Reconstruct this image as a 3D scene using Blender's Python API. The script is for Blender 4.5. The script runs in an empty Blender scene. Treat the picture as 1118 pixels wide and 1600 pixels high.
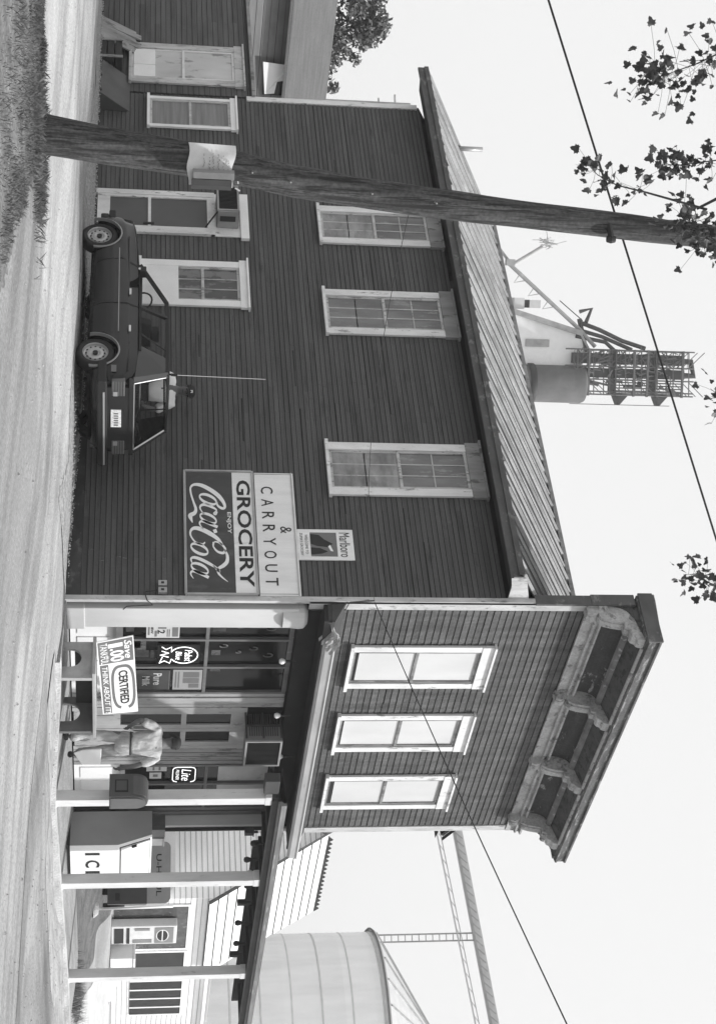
import bpy, bmesh, math, random
import numpy as np
from mathutils import Vector, Matrix, noise
rnd = random.Random(7)
S = bpy.context.scene
C = S.collection
PI = math.pi
# ------------------------------------------------------------------ camera
# world: store corner at the origin, side wall along +Y (faces -X), shop front along +X (faces -Y)
FPX, YAW, PITCH, ROLL = 2492.57, 0.7137537, 0.1427143, -0.015802
CAM = Vector((-17.41882, -13.43819, 0.85))
F = Vector((math.cos(PITCH)*math.cos(YAW), math.cos(PITCH)*math.sin(YAW), math.sin(PITCH)))
R0 = Vector((math.sin(YAW), -math.cos(YAW), 0)); U0 = R0.cross(F)
U = math.cos(ROLL)*U0 + math.sin(ROLL)*R0      # the photo was scanned on its side: scene "up" points to picture right
Rr = math.cos(ROLL)*R0 - math.sin(ROLL)*U0
cd = bpy.data.cameras.new('camera'); cam = bpy.data.objects.new('camera', cd); C.objects.link(cam)
cx, cy, cz = U, -Rr, -F
cam.matrix_world = Matrix(((cx.x, cy.x, cz.x, CAM.x), (cx.y, cy.y, cz.y, CAM.y), (cx.z, cy.z, cz.z, CAM.z), (0, 0, 0, 1)))
cd.sensor_fit = 'VERTICAL'; cd.sensor_height = 36.0; cd.lens = 36.0*FPX/1600.0
cd.clip_start = 0.1; cd.clip_end = 6000
S.camera = cam
# ------------------------------------------------------------------ light (black and white film, hazy bright summer day)
SUN_EL, SUN_AZ = math.radians(52), math.radians(-62)     # azimuth from +X, counter-clockwise
W = bpy.data.worlds.new('World'); S.world = W; W.use_nodes = True
nt = W.node_tree; nt.nodes.clear()
sky = nt.nodes.new('ShaderNodeTexSky'); sky.sky_type = 'NISHITA'; sky.sun_disc = False
sky.sun_elevation = SUN_EL; sky.sun_rotation = PI/2 - SUN_AZ; sky.air_density = 1.6; sky.dust_density = 6; sky.ozone_density = 0.5
bw = nt.nodes.new('ShaderNodeRGBToBW'); mx = nt.nodes.new('ShaderNodeMix'); mx.data_type = 'FLOAT'
mx.inputs[0].default_value = 0.72; mx.inputs[3].default_value = 9.0      # an even white veil of cloud over the clear sky
bg = nt.nodes.new('ShaderNodeBackground'); bg.inputs['Strength'].default_value = 0.077
ow = nt.nodes.new('ShaderNodeOutputWorld')
nt.links.new(sky.outputs[0], bw.inputs[0]); nt.links.new(bw.outputs[0], mx.inputs[2])
nt.links.new(mx.outputs[0], bg.inputs['Color']); nt.links.new(bg.outputs[0], ow.inputs[0])
sd = bpy.data.lights.new('sun', 'SUN'); sd.energy = 2.6; sd.angle = math.radians(2.0); sd.color = (1, 1, 1)
so = bpy.data.objects.new('sun', sd); C.objects.link(so); so.location = (0, 0, 40)
sv = Vector((math.cos(SUN_EL)*math.cos(SUN_AZ), math.cos(SUN_EL)*math.sin(SUN_AZ), math.sin(SUN_EL)))
so.rotation_euler = sv.to_track_quat('Z', 'Y').to_euler()
S.view_settings.view_transform = 'Standard'; S.view_settings.look = 'None'
S.view_settings.exposure = 0.72; S.view_settings.gamma = 1.0
S.render.engine = 'CYCLES'

# ------------------------------------------------------------------ materials (all grey: black and white photograph)
MATS = {}
def mat(name, c, rough=0.8, var=0.25, sc=(3, 3, 3), c2=None, thr=None, soft=.03, bump=0.0, spec=0.3, metal=0.0, board=None, detail=6, grain=0.0, big=None):
    """grey paint with noise; c2/thr: second tone showing through as weathered patches; board=(pitch, axis) tone per board"""
    if name in MATS: return MATS[name]
    m = bpy.data.materials.new(name); m.use_nodes = True; n = m.node_tree; N = n.nodes; L = n.links
    b = N['Principled BSDF']; b.inputs['Roughness'].default_value = rough; b.inputs['Specular IOR Level'].default_value = spec; b.inputs['Metallic'].default_value = metal
    tc = N.new('ShaderNodeTexCoord'); mp = N.new('ShaderNodeMapping'); mp.inputs['Scale'].default_value = sc
    L.new(tc.outputs['Object'], mp.inputs['Vector'])
    nz = N.new('ShaderNodeTexNoise'); nz.inputs['Scale'].default_value = 1; nz.inputs['Detail'].default_value = detail; nz.inputs['Roughness'].default_value = 0.6
    L.new(mp.outputs[0], nz.inputs['Vector'])
    mr = N.new('ShaderNodeMapRange'); mr.inputs['From Min'].default_value = 0.3; mr.inputs['From Max'].default_value = 0.7
    mr.inputs['To Min'].default_value = c*(1-var); mr.inputs['To Max'].default_value = c*(1+var); L.new(nz.outputs['Fac'], mr.inputs['Value'])
    out = mr.outputs[0]
    def mul(a, bsock):
        q = N.new('ShaderNodeMath'); q.operation = 'MULTIPLY'; L.new(a, q.inputs[0]); L.new(bsock, q.inputs[1]); return q.outputs[0]
    if board:
        pitch, ax, amp = board
        sp = N.new('ShaderNodeSeparateXYZ'); L.new(tc.outputs['Object'], sp.inputs[0])
        def quant(sock, s, off=None):
            a = N.new('ShaderNodeMath'); a.operation = 'MULTIPLY_ADD'; L.new(sock, a.inputs[0]); a.inputs[1].default_value = s; a.inputs[2].default_value = 0.003
            o = a.outputs[0]
            if off is not None:
                q = N.new('ShaderNodeMath'); q.operation = 'ADD'; L.new(o, q.inputs[0]); L.new(off, q.inputs[1]); o = q.outputs[0]
            f = N.new('ShaderNodeMath'); f.operation = 'FLOOR'; L.new(o, f.inputs[0]); return f.outputs[0]
        zq = quant(sp.outputs['Z'], 1.0/pitch)
        w1 = N.new('ShaderNodeTexWhiteNoise'); w1.noise_dimensions = '1D'; L.new(zq, w1.inputs['W'])
        lq = quant(sp.outputs[ax], 0.3, mul_const(N, L, w1.outputs['Value'], 7.0))
        cb = N.new('ShaderNodeCombineXYZ'); L.new(zq, cb.inputs[0]); L.new(lq, cb.inputs[1])
        w2 = N.new('ShaderNodeTexWhiteNoise'); w2.noise_dimensions = '2D'; L.new(cb.outputs[0], w2.inputs['Vector'])
        m2 = N.new('ShaderNodeMapRange'); m2.inputs['To Min'].default_value = 1-amp; m2.inputs['To Max'].default_value = 1+amp*0.7; L.new(w2.outputs['Value'], m2.inputs['Value'])
        out = mul(out, m2.outputs[0])
    if grain:
        n3 = N.new('ShaderNodeTexNoise'); n3.inputs['Scale'].default_value = 30; n3.inputs['Detail'].default_value = 4; L.new(tc.outputs['Object'], n3.inputs['Vector'])
        m3 = N.new('ShaderNodeMapRange'); m3.inputs['From Min'].default_value = .3; m3.inputs['From Max'].default_value = .7; m3.inputs['To Min'].default_value = 1-grain; m3.inputs['To Max'].default_value = 1+grain
        L.new(n3.outputs['Fac'], m3.inputs['Value']); out = mul(out, m3.outputs[0])
    if big:      # broad worn areas: (scale, tone of the worn parts)
        n4 = N.new('ShaderNodeTexNoise'); n4.inputs['Scale'].default_value = big[0]; n4.inputs['Detail'].default_value = 5; n4.inputs['Distortion'].default_value = .6; L.new(tc.outputs['Object'], n4.inputs['Vector'])
        m4 = N.new('ShaderNodeMapRange'); m4.inputs['From Min'].default_value = .42; m4.inputs['From Max'].default_value = .56; m4.inputs['To Min'].default_value = big[1]; m4.inputs['To Max'].default_value = 1.2
        L.new(n4.outputs['Fac'], m4.inputs['Value']); out = mul(out, m4.outputs[0])
        n6 = N.new('ShaderNodeTexNoise'); n6.inputs['Scale'].default_value = 110; n6.inputs['Detail'].default_value = 2; L.new(tc.outputs['Object'], n6.inputs['Vector'])
        m6 = N.new('ShaderNodeMapRange'); m6.inputs['From Min'].default_value = .3; m6.inputs['From Max'].default_value = .7; m6.inputs['To Min'].default_value = .78; m6.inputs['To Max'].default_value = 1.22; L.new(n6.outputs['Fac'], m6.inputs['Value']); out = mul(out, m6.outputs[0])
        mp7 = N.new('ShaderNodeMapping'); mp7.inputs['Scale'].default_value = big[2]; L.new(tc.outputs['Object'], mp7.inputs['Vector']); n7 = N.new('ShaderNodeTexNoise'); n7.inputs['Scale'].default_value = 1.6; n7.inputs['Detail'].default_value = 4; n7.inputs['Distortion'].default_value = .3; L.new(mp7.outputs[0], n7.inputs['Vector'])
        m7 = N.new('ShaderNodeMapRange'); m7.inputs['From Min'].default_value = .38; m7.inputs['From Max'].default_value = .55; m7.inputs['To Min'].default_value = .78; m7.inputs['To Max'].default_value = 1.08; L.new(n7.outputs['Fac'], m7.inputs['Value']); out = mul(out, m7.outputs[0])
    if c2 is not None:
        n2 = N.new('ShaderNodeTexNoise'); n2.inputs['Scale'].default_value = 1.9; n2.inputs['Detail'].default_value = 8; n2.inputs['Roughness'].default_value = 0.7
        L.new(mp.outputs[0], n2.inputs['Vector'])
        r2 = N.new('ShaderNodeMapRange'); t = thr if thr is not None else 0.55
        r2.inputs['From Min'].default_value = t-soft; r2.inputs['From Max'].default_value = t+soft; L.new(n2.outputs['Fac'], r2.inputs['Value'])
        mm = N.new('ShaderNodeMix'); mm.data_type = 'FLOAT'; L.new(r2.outputs[0], mm.inputs[0]); L.new(out, mm.inputs[2]); mm.inputs[3].default_value = c2
        out = mm.outputs[0]
    L.new(out, b.inputs['Base Color'])
    if bump:
        bp = N.new('ShaderNodeBump'); bp.inputs['Strength'].default_value = 1; bp.inputs['Distance'].default_value = bump
        L.new(nz.outputs['Fac'], bp.inputs['Height']); L.new(bp.outputs[0], b.inputs['Normal'])
    MATS[name] = m; return m
def mul_const(N, L, s, v):
    q = N.new('ShaderNodeMath'); q.operation = 'MULTIPLY'; L.new(s, q.inputs[0]); q.inputs[1].default_value = v; return q.outputs[0]
def emat(name, v):
    m = bpy.data.materials.new(name); m.use_nodes = True; b = m.node_tree.nodes['Principled BSDF']
    b.inputs['Base Color'].default_value = (.8, .8, .8, 1); b.inputs['Emission Color'].default_value = (1, 1, 1, 1); b.inputs['Emission Strength'].default_value = v
    MATS[name] = m; return m
def gmat(name, tr=0.6, rough=0.05, tint=0.6):
    m = bpy.data.materials.new(name); m.use_nodes = True; n = m.node_tree; N = n.nodes; L = n.links; N.clear()
    o = N.new('ShaderNodeOutputMaterial'); mixs = N.new('ShaderNodeMixShader'); t = N.new('ShaderNodeBsdfTransparent'); t.inputs[0].default_value = (tint, tint, tint, 1)
    p = N.new('ShaderNodeBsdfPrincipled'); p.inputs['Base Color'].default_value = (.03, .03, .03, 1); p.inputs['Roughness'].default_value = rough
    mixs.inputs[0].default_value = 1-tr; L.new(t.outputs[0], mixs.inputs[1]); L.new(p.outputs[0], mixs.inputs[2]); L.new(mixs.outputs[0], o.inputs[0])
    MATS[name] = m; return m
SIDE = mat('side_siding_paint', .074, .75, .22, (1.2, .5, 6), board=(.078, 'Y', .16), c2=.035, thr=.62, soft=.06, grain=.08)
FRONT = mat('front_siding_paint', .080, .8, .42, (6, 3, .9), board=(.1, 'X', .2), c2=.055, thr=.66, grain=.2)
FARSIDE = mat('neighbour_siding_paint', .16, .8, .3, (1, 1, 3), board=(.16, 'Y', .15))
WHT = mat('weathered_white_paint', .66, .6, .16, (5, 5, 1.6), c2=.26, thr=.62)
WHT2 = mat('clean_white_paint', .78, .5, .06, (3, 3, 3))
WORN = mat('worn_white_paint', .46, .7, .25, (6, 6, 2.0), c2=.17, thr=.60, soft=.05)
GREYT = mat('grey_weathered_board', .25, .8, .3, (4, 4, 1), c2=.12, thr=.58)
SASHM = mat('sash_paint', .42, .6, .25, (8, 8, 3), c2=.2, thr=.58)
DARK = mat('dark_paint', .025, .6, .3, (2, 2, 2))
BLACK = mat('black_void', .008, .9, .2)
ROOF = mat('sheet_metal_roof', .27, .7, .28, (.5, 2.2, .5), c2=.15, thr=.56, soft=.08, metal=.1, spec=.25, grain=.12)
FASC = mat('dark_fascia', .075, .7, .3, (1, 2, 3), c2=.16, thr=.6)
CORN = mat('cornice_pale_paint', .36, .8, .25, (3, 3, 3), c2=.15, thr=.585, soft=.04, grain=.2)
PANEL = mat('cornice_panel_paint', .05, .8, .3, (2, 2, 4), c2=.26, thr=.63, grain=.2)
CORNT = mat('cornice_top_paint', .09, .8, .5, (1.5, 6, 7), c2=.26, thr=.58, grain=.3)
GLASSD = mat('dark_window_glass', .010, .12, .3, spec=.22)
GLASSC = mat('old_curtained_glass', .13, .25, .5, (3, 3, .9), c2=.22, thr=.6, spec=.5)
GLASSP = mat('papered_window_pane', .22, .35, .5, (1.2, 1.6, 4), c2=.14, thr=.60, soft=.1, spec=.5)
BLIND = mat('white_roller_blind', .56, .6, .10, (1.2, 1, .5), spec=.4)
BLINDG = mat('grey_screen', .085, .5, .15, (1, 1, 1))
GALV = mat('galvanised_metal', .34, .4, .2, (3, 3, 3), metal=.4)
ALUM = mat('pale_gutter_metal', .38, .5, .2, (1, 3, 3), c2=.25, thr=.62)
CONC = mat('concrete', .36, .9, .25, (1.5, 1.5, 1.5), grain=.15, bump=.01)
POLE = mat('creosoted_pole_wood', .05, .85, .45, (14, 14, 1.6), c2=.13, thr=.56, bump=.02)
INK = mat('black_lettering', .015, .5, .1); SIGNW = mat('white_sign_enamel', .74, .4, .09, (3, 7, 1.2), c2=.55, thr=.68, soft=.05); SIGNR = mat('dark_red_sign_enamel', .05, .35, .3, (2, 3, 1), c2=.085, thr=.62, soft=.08)
SIGNG = mat('grey_sign_enamel', .14, .4, .1); LTR = mat('white_lettering', .78, .4, .03)

# ------------------------------------------------------------------ helpers
class MB:
    def __init__(s): s.v = []; s.f = []; s.mi = []; s.T = None
    def _add(s, vs, fs, m=0):
        o = len(s.v)
        if s.T is not None: vs = [s.T(*p) for p in vs]
        s.v += [tuple(p) for p in vs]; s.f += [tuple(i+o for i in f) for f in fs]; s.mi += [m]*len(fs); return s
    def box(s, a0, a1, b0, b1, c0, c1, m=0):
        vs = [(a, b, c) for c in (c0, c1) for b in (b0, b1) for a in (a0, a1)]
        return s._add(vs, [(0, 2, 3, 1), (4, 5, 7, 6), (0, 1, 5, 4), (2, 6, 7, 3), (0, 4, 6, 2), (1, 3, 7, 5)], m)
    def quad(s, *p, m=0): return s._add(p, [tuple(range(len(p)))], m)
    def bar(s, p, q, w, h=None, m=0, up=(0, 0, 1)):
        p = Vector(p); q = Vector(q); h = h or w; d = (q-p).normalized(); u = Vector(up)
        if abs(d.dot(u)) > .98: u = Vector((1, 0, 0))
        x = d.cross(u).normalized()*w/2; y = x.cross(d).normalized()*h/2
        vs = [e+a*x+b*y for e in (p, q) for a, b in ((-1, -1), (1, -1), (1, 1), (-1, 1))]
        return s._add(vs, [(0, 3, 2, 1), (4, 5, 6, 7), (0, 1, 5, 4), (1, 2, 6, 5), (2, 3, 7, 6), (3, 0, 4, 7)], m)
    def tube(s, pts, r, n=8, m=0, cap=True):
        pts = [Vector(p) for p in pts]; rs = r if hasattr(r, '__len__') else [r]*len(pts); vs = []; fs = []
        prev = None
        for i, p in enumerate(pts):
            d = (pts[min(i+1, len(pts)-1)]-pts[max(i-1, 0)]).normalized()
            if prev is None:
                a = Vector((0, 0, 1)) if abs(d.z) < .9 else Vector((1, 0, 0)); x = d.cross(a).normalized()
            else: x = (prev-d*prev.dot(d)).normalized()
            prev = x; y = d.cross(x)
            for k in range(n):
                t = 2*PI*k/n; vs.append(p+(math.cos(t)*x+math.sin(t)*y)*rs[i])
        for i in range(len(pts)-1):
            for k in range(n): fs.append((i*n+k, i*n+(k+1) % n, (i+1)*n+(k+1) % n, (i+1)*n+k))
        if cap: fs.append(tuple(range(n-1, -1, -1))); fs.append(tuple((len(pts)-1)*n+k for k in range(n)))
        return s._add(vs, fs, m)
    def prism(s, poly, fn, t0, t1, m=0):     # poly: 2-D points; fn(a, b, t) -> 3-D
        n = len(poly); vs = [fn(a, b, t0) for a, b in poly]+[fn(a, b, t1) for a, b in poly]
        fs = [tuple(range(n-1, -1, -1)), tuple(range(n, 2*n))]+[(i, (i+1) % n, n+(i+1) % n, n+i) for i in range(n)]
        return s._add(vs, fs, m)
    def lathe(s, c, prof, n=24, m=0, axis='z', a0=0, a1=2*PI):
        vs = []; fs = []; c = Vector(c)
        for r, h in prof:
            for k in range(n):
                t = a0+(a1-a0)*k/n; x, y = r*math.cos(t), r*math.sin(t)
                vs.append(c+(Vector((x, y, h)) if axis == 'z' else Vector((x, h, y)) if axis == 'y' else Vector((h, x, y))))
        for i in range(len(prof)-1):
            for k in range(n): fs.append((i*n+k, i*n+(k+1) % n, (i+1)*n+(k+1) % n, (i+1)*n+k))
        return s._add(vs, fs, m)
    def build(s, name, mats, parent=None, smooth=False, fix=True, bevel=0):
        me = bpy.data.meshes.new(name); me.from_pydata(s.v, [], s.f)
        if not isinstance(mats, (list, tuple)): mats = [mats]
        for m in mats: me.materials.append(m)
        me.polygons.foreach_set('material_index', s.mi)
        if fix or bevel:
            bm = bmesh.new(); bm.from_mesh(me)
            if bevel:
                bmesh.ops.bevel(bm, geom=[e for e in bm.edges if e.is_manifold and e.calc_face_angle(0) > .6], offset=bevel, segments=2, affect='EDGES', profile=.5)
            bmesh.ops.recalc_face_normals(bm, faces=bm.faces); bm.to_mesh(me); bm.free()
        if smooth: me.polygons.foreach_set('use_smooth', [True]*len(me.polygons))
        o = bpy.data.objects.new(name, me); C.objects.link(o)
        if parent: o.parent = parent; o.matrix_parent_inverse = Matrix.Translation(-parent.location) if parent.type == 'EMPTY' and parent.rotation_euler.z == 0 else Matrix()
        return o
def tag(o, label=None, cat=None, group=None, kind=None):
    if label: o['label'] = label
    if cat: o['category'] = cat
    if group: o['group'] = group
    if kind: o['kind'] = kind
    return o
def thing(name, label, cat, loc=(0, 0, 0), group=None):
    o = bpy.data.objects.new(name, None); C.objects.link(o); o.location = loc; o.empty_display_size = .3
    return tag(o, label, cat, group)
def reframe(o, loc, rz=0):      # local geometry -> placed thing (for things modelled round their own origin)
    o.location = loc; o.rotation_euler = (0, 0, rz)
def kids(o): return [c for c in bpy.data.objects if c.parent == o]
def copy_tree(o, parent=None):
    c = o.copy(); C.objects.link(c)
    if parent: c.parent = parent
    for k in kids(o): copy_tree(k, c)
    return c
TS = lambda a, d, z: (-d, a, z)          # side wall frame: a along Y, d outwards (-X)
TF = lambda a, d, z: (a, -d, z)          # front wall frame: a along X, d outwards (-Y)
def mb(T=None):
    m = MB(); m.T = T; return m
def text(s, name, p0, u, v, w, h, material, parent, depth=.003, shear=0.0, bold=0.0, font_squeeze=None):
    """lettering fitted to a w x h rectangle starting at p0, u = reading direction, v = up"""
    cu = bpy.data.curves.new('t', 'FONT'); cu.body = s; cu.shear = shear; cu.offset = bold; cu.resolution_u = 3
    t = bpy.data.objects.new('t', cu); C.objects.link(t); bpy.context.view_layer.update()
    me = bpy.data.meshes.new_from_object(t.evaluated_get(bpy.context.evaluated_depsgraph_get()))
    bpy.data.objects.remove(t); bpy.data.curves.remove(cu)
    co = np.zeros(len(me.vertices)*3); me.vertices.foreach_get('co', co); co = co.reshape(-1, 3)
    lo = co.min(0); hi = co.max(0); u = Vector(u).normalized(); v = Vector(v).normalized(); n = u.cross(v); p0 = Vector(p0)
    vs = [p0+u*((c[0]-lo[0])/(hi[0]-lo[0])*w)+v*((c[1]-lo[1])/max(hi[1]-lo[1], 1e-6)*h)+n*depth for c in co]
    k = MB(); k._add(vs, [tuple(p.vertices) for p in me.polygons]); bpy.data.meshes.remove(me)
    return k.build(name, material, parent, fix=False)
def ribbon(m, P, pts, wid, n=10):
    """calligraphic stroke: Catmull-Rom through pts (a, b) with widths"""
    A = []
    for i in range(len(pts)-1):
        p0 = pts[max(i-1, 0)]; p1 = pts[i]; p2 = pts[i+1]; p3 = pts[min(i+2, len(pts)-1)]
        for k in range(n):
            t = k/n
            A.append(tuple(.5*((2*p1[j])+(-p0[j]+p2[j])*t+(2*p0[j]-5*p1[j]+4*p2[j]-p3[j])*t*t+(-p0[j]+3*p1[j]-3*p2[j]+p3[j])*t**3) for j in (0, 1))+(wid[i]*(1-t)+wid[i+1]*t,))
    A.append((pts[-1][0], pts[-1][1], wid[-1])); L = []
    for i, (x, y, w) in enumerate(A):
        dx = A[min(i+1, len(A)-1)][0]-A[max(i-1, 0)][0]; dy = A[min(i+1, len(A)-1)][1]-A[max(i-1, 0)][1]; q = math.hypot(dx, dy) or 1
        L.append((P(x-dy/q*w/2, y+dx/q*w/2), P(x+dy/q*w/2, y-dx/q*w/2)))
    for i in range(len(L)-1): m.quad(L[i][0], L[i+1][0], L[i+1][1], L[i][1])
def skin(verts, edges, rad, name, material, parent, lv=2, root=0):
    me = bpy.data.meshes.new('sk'); me.from_pydata(verts, edges, [])
    o = bpy.data.objects.new('sk', me); C.objects.link(o); o.modifiers.new('s', 'SKIN')
    for i, v in enumerate(me.skin_vertices[0].data):
        r = rad[i]; v.radius = r if hasattr(r, '__len__') else (r, r); v.use_root = (i == root)
    q = o.modifiers.new('u', 'SUBSURF'); q.levels = lv; q.render_levels = lv
    bpy.context.view_layer.update()
    m2 = bpy.data.meshes.new_from_object(o.evaluated_get(bpy.context.evaluated_depsgraph_get())); bpy.data.objects.remove(o)
    m2.materials.clear(); m2.materials.append(material); m2.polygons.foreach_set('use_smooth', [True]*len(m2.polygons))
    if name is None: return m2
    m2.name = name; r = bpy.data.objects.new(name, m2); C.objects.link(r); r.parent = parent; return r

# ------------------------------------------------------------------ terrain
CP = np.array([(-17, -13, -.7), (-12, -6, -.1), (-8.5, -1.5, -.03), (-9, 3, 0), (-4, -6, -.15), (2, -6, -.3), (8, -6, -.35), (14, -5, -.35), (0, -.3, .03), (-1.5, 1, .08), (-1, 4, .14),
 (-.5, 8, .2), (-1, 12, .2), (-2, 18, .22), (-4, 5, .08), (-5, 0, -.02), (0, -1.4, -.10), (3, -1.4, -.22), (6, -1.4, -.24), (9.4, -1.4, -.16), (3, .5, -.1), (7.5, -.3, -.1), (9.3, .5, -.07), (13.4, .8, -.06), (12, -1.5, -.12), (16.5, 2, -.03), (19.5, 4.3, .2), (16.2, 4.6, .40), (21.7, 6.7, .58),
 (24, 4, .5), (30, 10, .6), (20, 0, .2), (26, -4, .3), (3, 5, 0), (3, 12, .1), (-20, 10, .0), (0, 40, .3), (-10, 22, .1), (-24, -8, -.2), (40, 0, .5), (0, -16, -.4), (45, 45, .6)])
def HN(x, y):
    x = np.asarray(x, float); y = np.asarray(y, float)
    d2 = (x[..., None]-CP[:, 0])**2+(y[..., None]-CP[:, 1])**2; w = 1/(d2+1.2)**2.2
    return (w*CP[:, 2]).sum(-1)/w.sum(-1)
def H(x, y): return float(HN(x, y))
GRAV = mat('dusty_gravel', .30, .95, .25, (.9, .35, 1), grain=.3, bump=.01, c2=.24, thr=.6, soft=.1)
xs = np.concatenate([[-620, -400, -240, -140, -80, -50, -36], np.arange(-26, 32.1, .28), [40, 50, 70, 100, 160, 260, 400, 620]])
ys = np.concatenate([[-620, -400, -240, -140, -80, -50, -32], np.arange(-16, 24.1, .28), [30, 36, 46, 60, 90, 140, 260, 400, 620]])
gx, gy = np.meshgrid(xs, ys, indexing='ij'); gz = HN(gx, gy); nx, ny = gx.shape
me = bpy.data.meshes.new('ground')
me.from_pydata(np.stack([gx, gy, gz], -1).reshape(-1, 3).tolist(), [], [(i*ny+j, (i+1)*ny+j, (i+1)*ny+j+1, i*ny+j+1) for i in range(nx-1) for j in range(ny-1)])
me.materials.append(GRAV); me.polygons.foreach_set('use_smooth', [True]*len(me.polygons))
g = bpy.data.objects.new('ground', me); C.objects.link(g); tag(g, kind='structure')
def strip(name, A, B, n, m, material, dz, jit=0.0, kind='structure'):
    """ground sheet between two polylines"""
    def samp(P, t):
        t = t*(len(P)-1); i = min(int(t), len(P)-2); f = t-i; return (P[i][0]*(1-f)+P[i+1][0]*f, P[i][1]*(1-f)+P[i+1][1]*f)
    vs = []; fs = []
    for i in range(n+1):
        a = samp(A, i/n); b = samp(B, i/n)
        ja = noise.noise(Vector((a[0]*.9, a[1]*.9, dz*100)))*jit+rnd.uniform(-.15, .15)*jit; jb = noise.noise(Vector((b[0]*.9, b[1]*.9, 5+dz*100)))*jit+rnd.uniform(-.15, .15)*jit
        d = Vector((b[0]-a[0], b[1]-a[1])); dn = d.normalized()
        a = (a[0]+dn.x*ja, a[1]+dn.y*ja); b = (b[0]+dn.x*jb, b[1]+dn.y*jb)
        for j in range(m+1):
            x = a[0]+(b[0]-a[0])*j/m; y = a[1]+(b[1]-a[1])*j/m; vs.append((x, y, H(x, y)+dz))
    for i in range(n):
        for j in range(m): fs.append((i*(m+1)+j, (i+1)*(m+1)+j, (i+1)*(m+1)+j+1, i*(m+1)+j+1))
    k = MB(); k._add(vs, fs); o = k.build(name, material, None, smooth=True, fix=False); tag(o, kind=kind); return o
ROAD = mat('pale_road_surface', .29, .95, .12, (1.3, 1.0, 1), grain=.32, detail=12, big=(.16, .72, (1.1, .10, 1)), bump=.015)
ROADB = mat('streaked_road_surface', .215, .95, .16, (1.0, 1.3, 1), grain=.32, detail=12, big=(.20, .68, (.10, 1.2, 1)), bump=.015)
GRVL = mat('coarse_gravel', .26, .95, .35, (9, 9, 9), grain=.5, bump=.03)
GRASS = mat('mown_grass_ground', .10, .95, .4, (3, 3, 3), grain=.5)
VERGE = mat('verge_earth_and_grass', .13, .95, .45, (2.5, 2.5, 2.5), grain=.5)
strip('street', [(-11.5, -10), (-10.2, -3.5), (-8.9, -1.2), (-8.7, 2), (-8.7, 60)], [(-2.2, -10), (-2.0, -3), (-2.0, 0), (-2.0, 4), (-1.9, 60)], 260, 30, ROAD, .006, .3)
strip('road', [(-2.4, -2.5), (40, -2.8)], [(-2.2, -16), (40, -16)], 180, 44, ROADB, .009, .5)
strip('pavement', [(-.5, -1.22), (14.6, -1.22)], [(-1.4, -2.75), (15.2, -2.65)], 80, 6, mat('bright_gutter_concrete', .34, .9, .3, (1.2, 3.0, 1), grain=.35, c2=.24, thr=.56, soft=.06, detail=12), .012, .12)
strip('gravel', [(-2.5, -.6), (-2.2, 4), (-1.75, 26)], [(-.03, .0), (-.03, 4), (-.03, 26)], 150, 9, GRVL, .010, .6)
strip('lawn', [(8.9, .75), (13.4, .84), (16.9, 2.2)], [(9.6, 4.2), (24.6, 9.4), (19.4, 4.4)], 60, 34, GRASS, .012, .3)
strip('path', [(14.6, .2), (19.6, 1.6), (28, 3.4)], [(17.6, 2.2), (20.2, 4.2), (27.4, 6.4)], 50, 14, mat('pale_limestone_path', .5, .9, .1, grain=.1), .009, .3)
strip('verge', [(-9.9, -5.0), (-9.3, -3.5), (-8.9, -2.6), (-8.5, -1.9), (-8.35, -1.1), (-9.0, -.6), (-10.5, 2)], [(-16, -9), (-16, -7), (-16, -5), (-16, -4), (-16, -3), (-16, 0), (-16, 2)], 140, 40, VERGE, .011, .5)
def AP(x, y):      # the shop apron falls from the wall towards the street
    f = min(max(-y/1.12, 0), 1); e = -.01-.15*min(max(x, 0), 3.3)/3.3 if x < 3.3 else -.16+.08*min((x-3.3)/6.1, 1); return .04*(1-f)+e*f
k = MB(); nX, nY = 60, 10
P_ = lambda i, j: (-.02+11.4*i/nX, (.27 if -.02+11.4*i/nX < 6.28 else .2)-(1.40 if -.02+11.4*i/nX < 6.28 else 1.33)*j/nY)
vs = [(x, y, AP(x, y)) for i in range(nX+1) for j in range(nY+1) for x, y in [P_(i, j)]]; fs = [(i*(nY+1)+j, (i+1)*(nY+1)+j, (i+1)*(nY+1)+j+1, i*(nY+1)+j+1) for i in range(nX) for j in range(nY)]
ed = [i*(nY+1)+nY for i in range(nX+1)]; o_ = len(vs); vs += [(vs[e][0], vs[e][1]-.01, vs[e][2]-.3) for e in ed]; fs += [(ed[i], ed[i+1], o_+i+1, o_+i) for i in range(nX)]
ed = [j for j in range(nY+1)]; o_ = len(vs); vs += [(vs[e][0], vs[e][1], vs[e][2]-.3) for e in ed]; fs += [(ed[i+1], ed[i], o_+i, o_+i+1) for i in range(nY)]
k._add(vs, fs); tag(k.build('shop_apron', mat('apron_concrete', .25, .9, .3, (.5, 3, 1), grain=.25, c2=.15, thr=.6, soft=.08), fix=False), kind='structure')
k = MB(); [k.quad((-.3+.25*i, -1.15, AP(-.3+.25*i, -1.15)+.03), (-.05+.25*i, -1.15, AP(-.05+.25*i, -1.15)+.03), (-.05+.25*i, -1.26, AP(-.05+.25*i, -1.15)+.02), (-.3+.25*i, -1.26, AP(-.3+.25*i, -1.15)+.02)) for i in range(47)]; [k.quad((-.3+.25*i, -1.26, AP(-.3+.25*i, -1.15)+.02), (-.05+.25*i, -1.26, AP(-.05+.25*i, -1.15)+.02), (-.05+.25*i, -1.28, AP(-.05+.25*i, -1.15)-.3), (-.3+.25*i, -1.28, AP(-.3+.25*i, -1.15)-.3)) for i in range(47)]
tag(k.build('kerb', mat('kerb_stone', .42, .9, .3, (1.5, 5, 5), grain=.25), fix=False), kind='structure')
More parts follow.
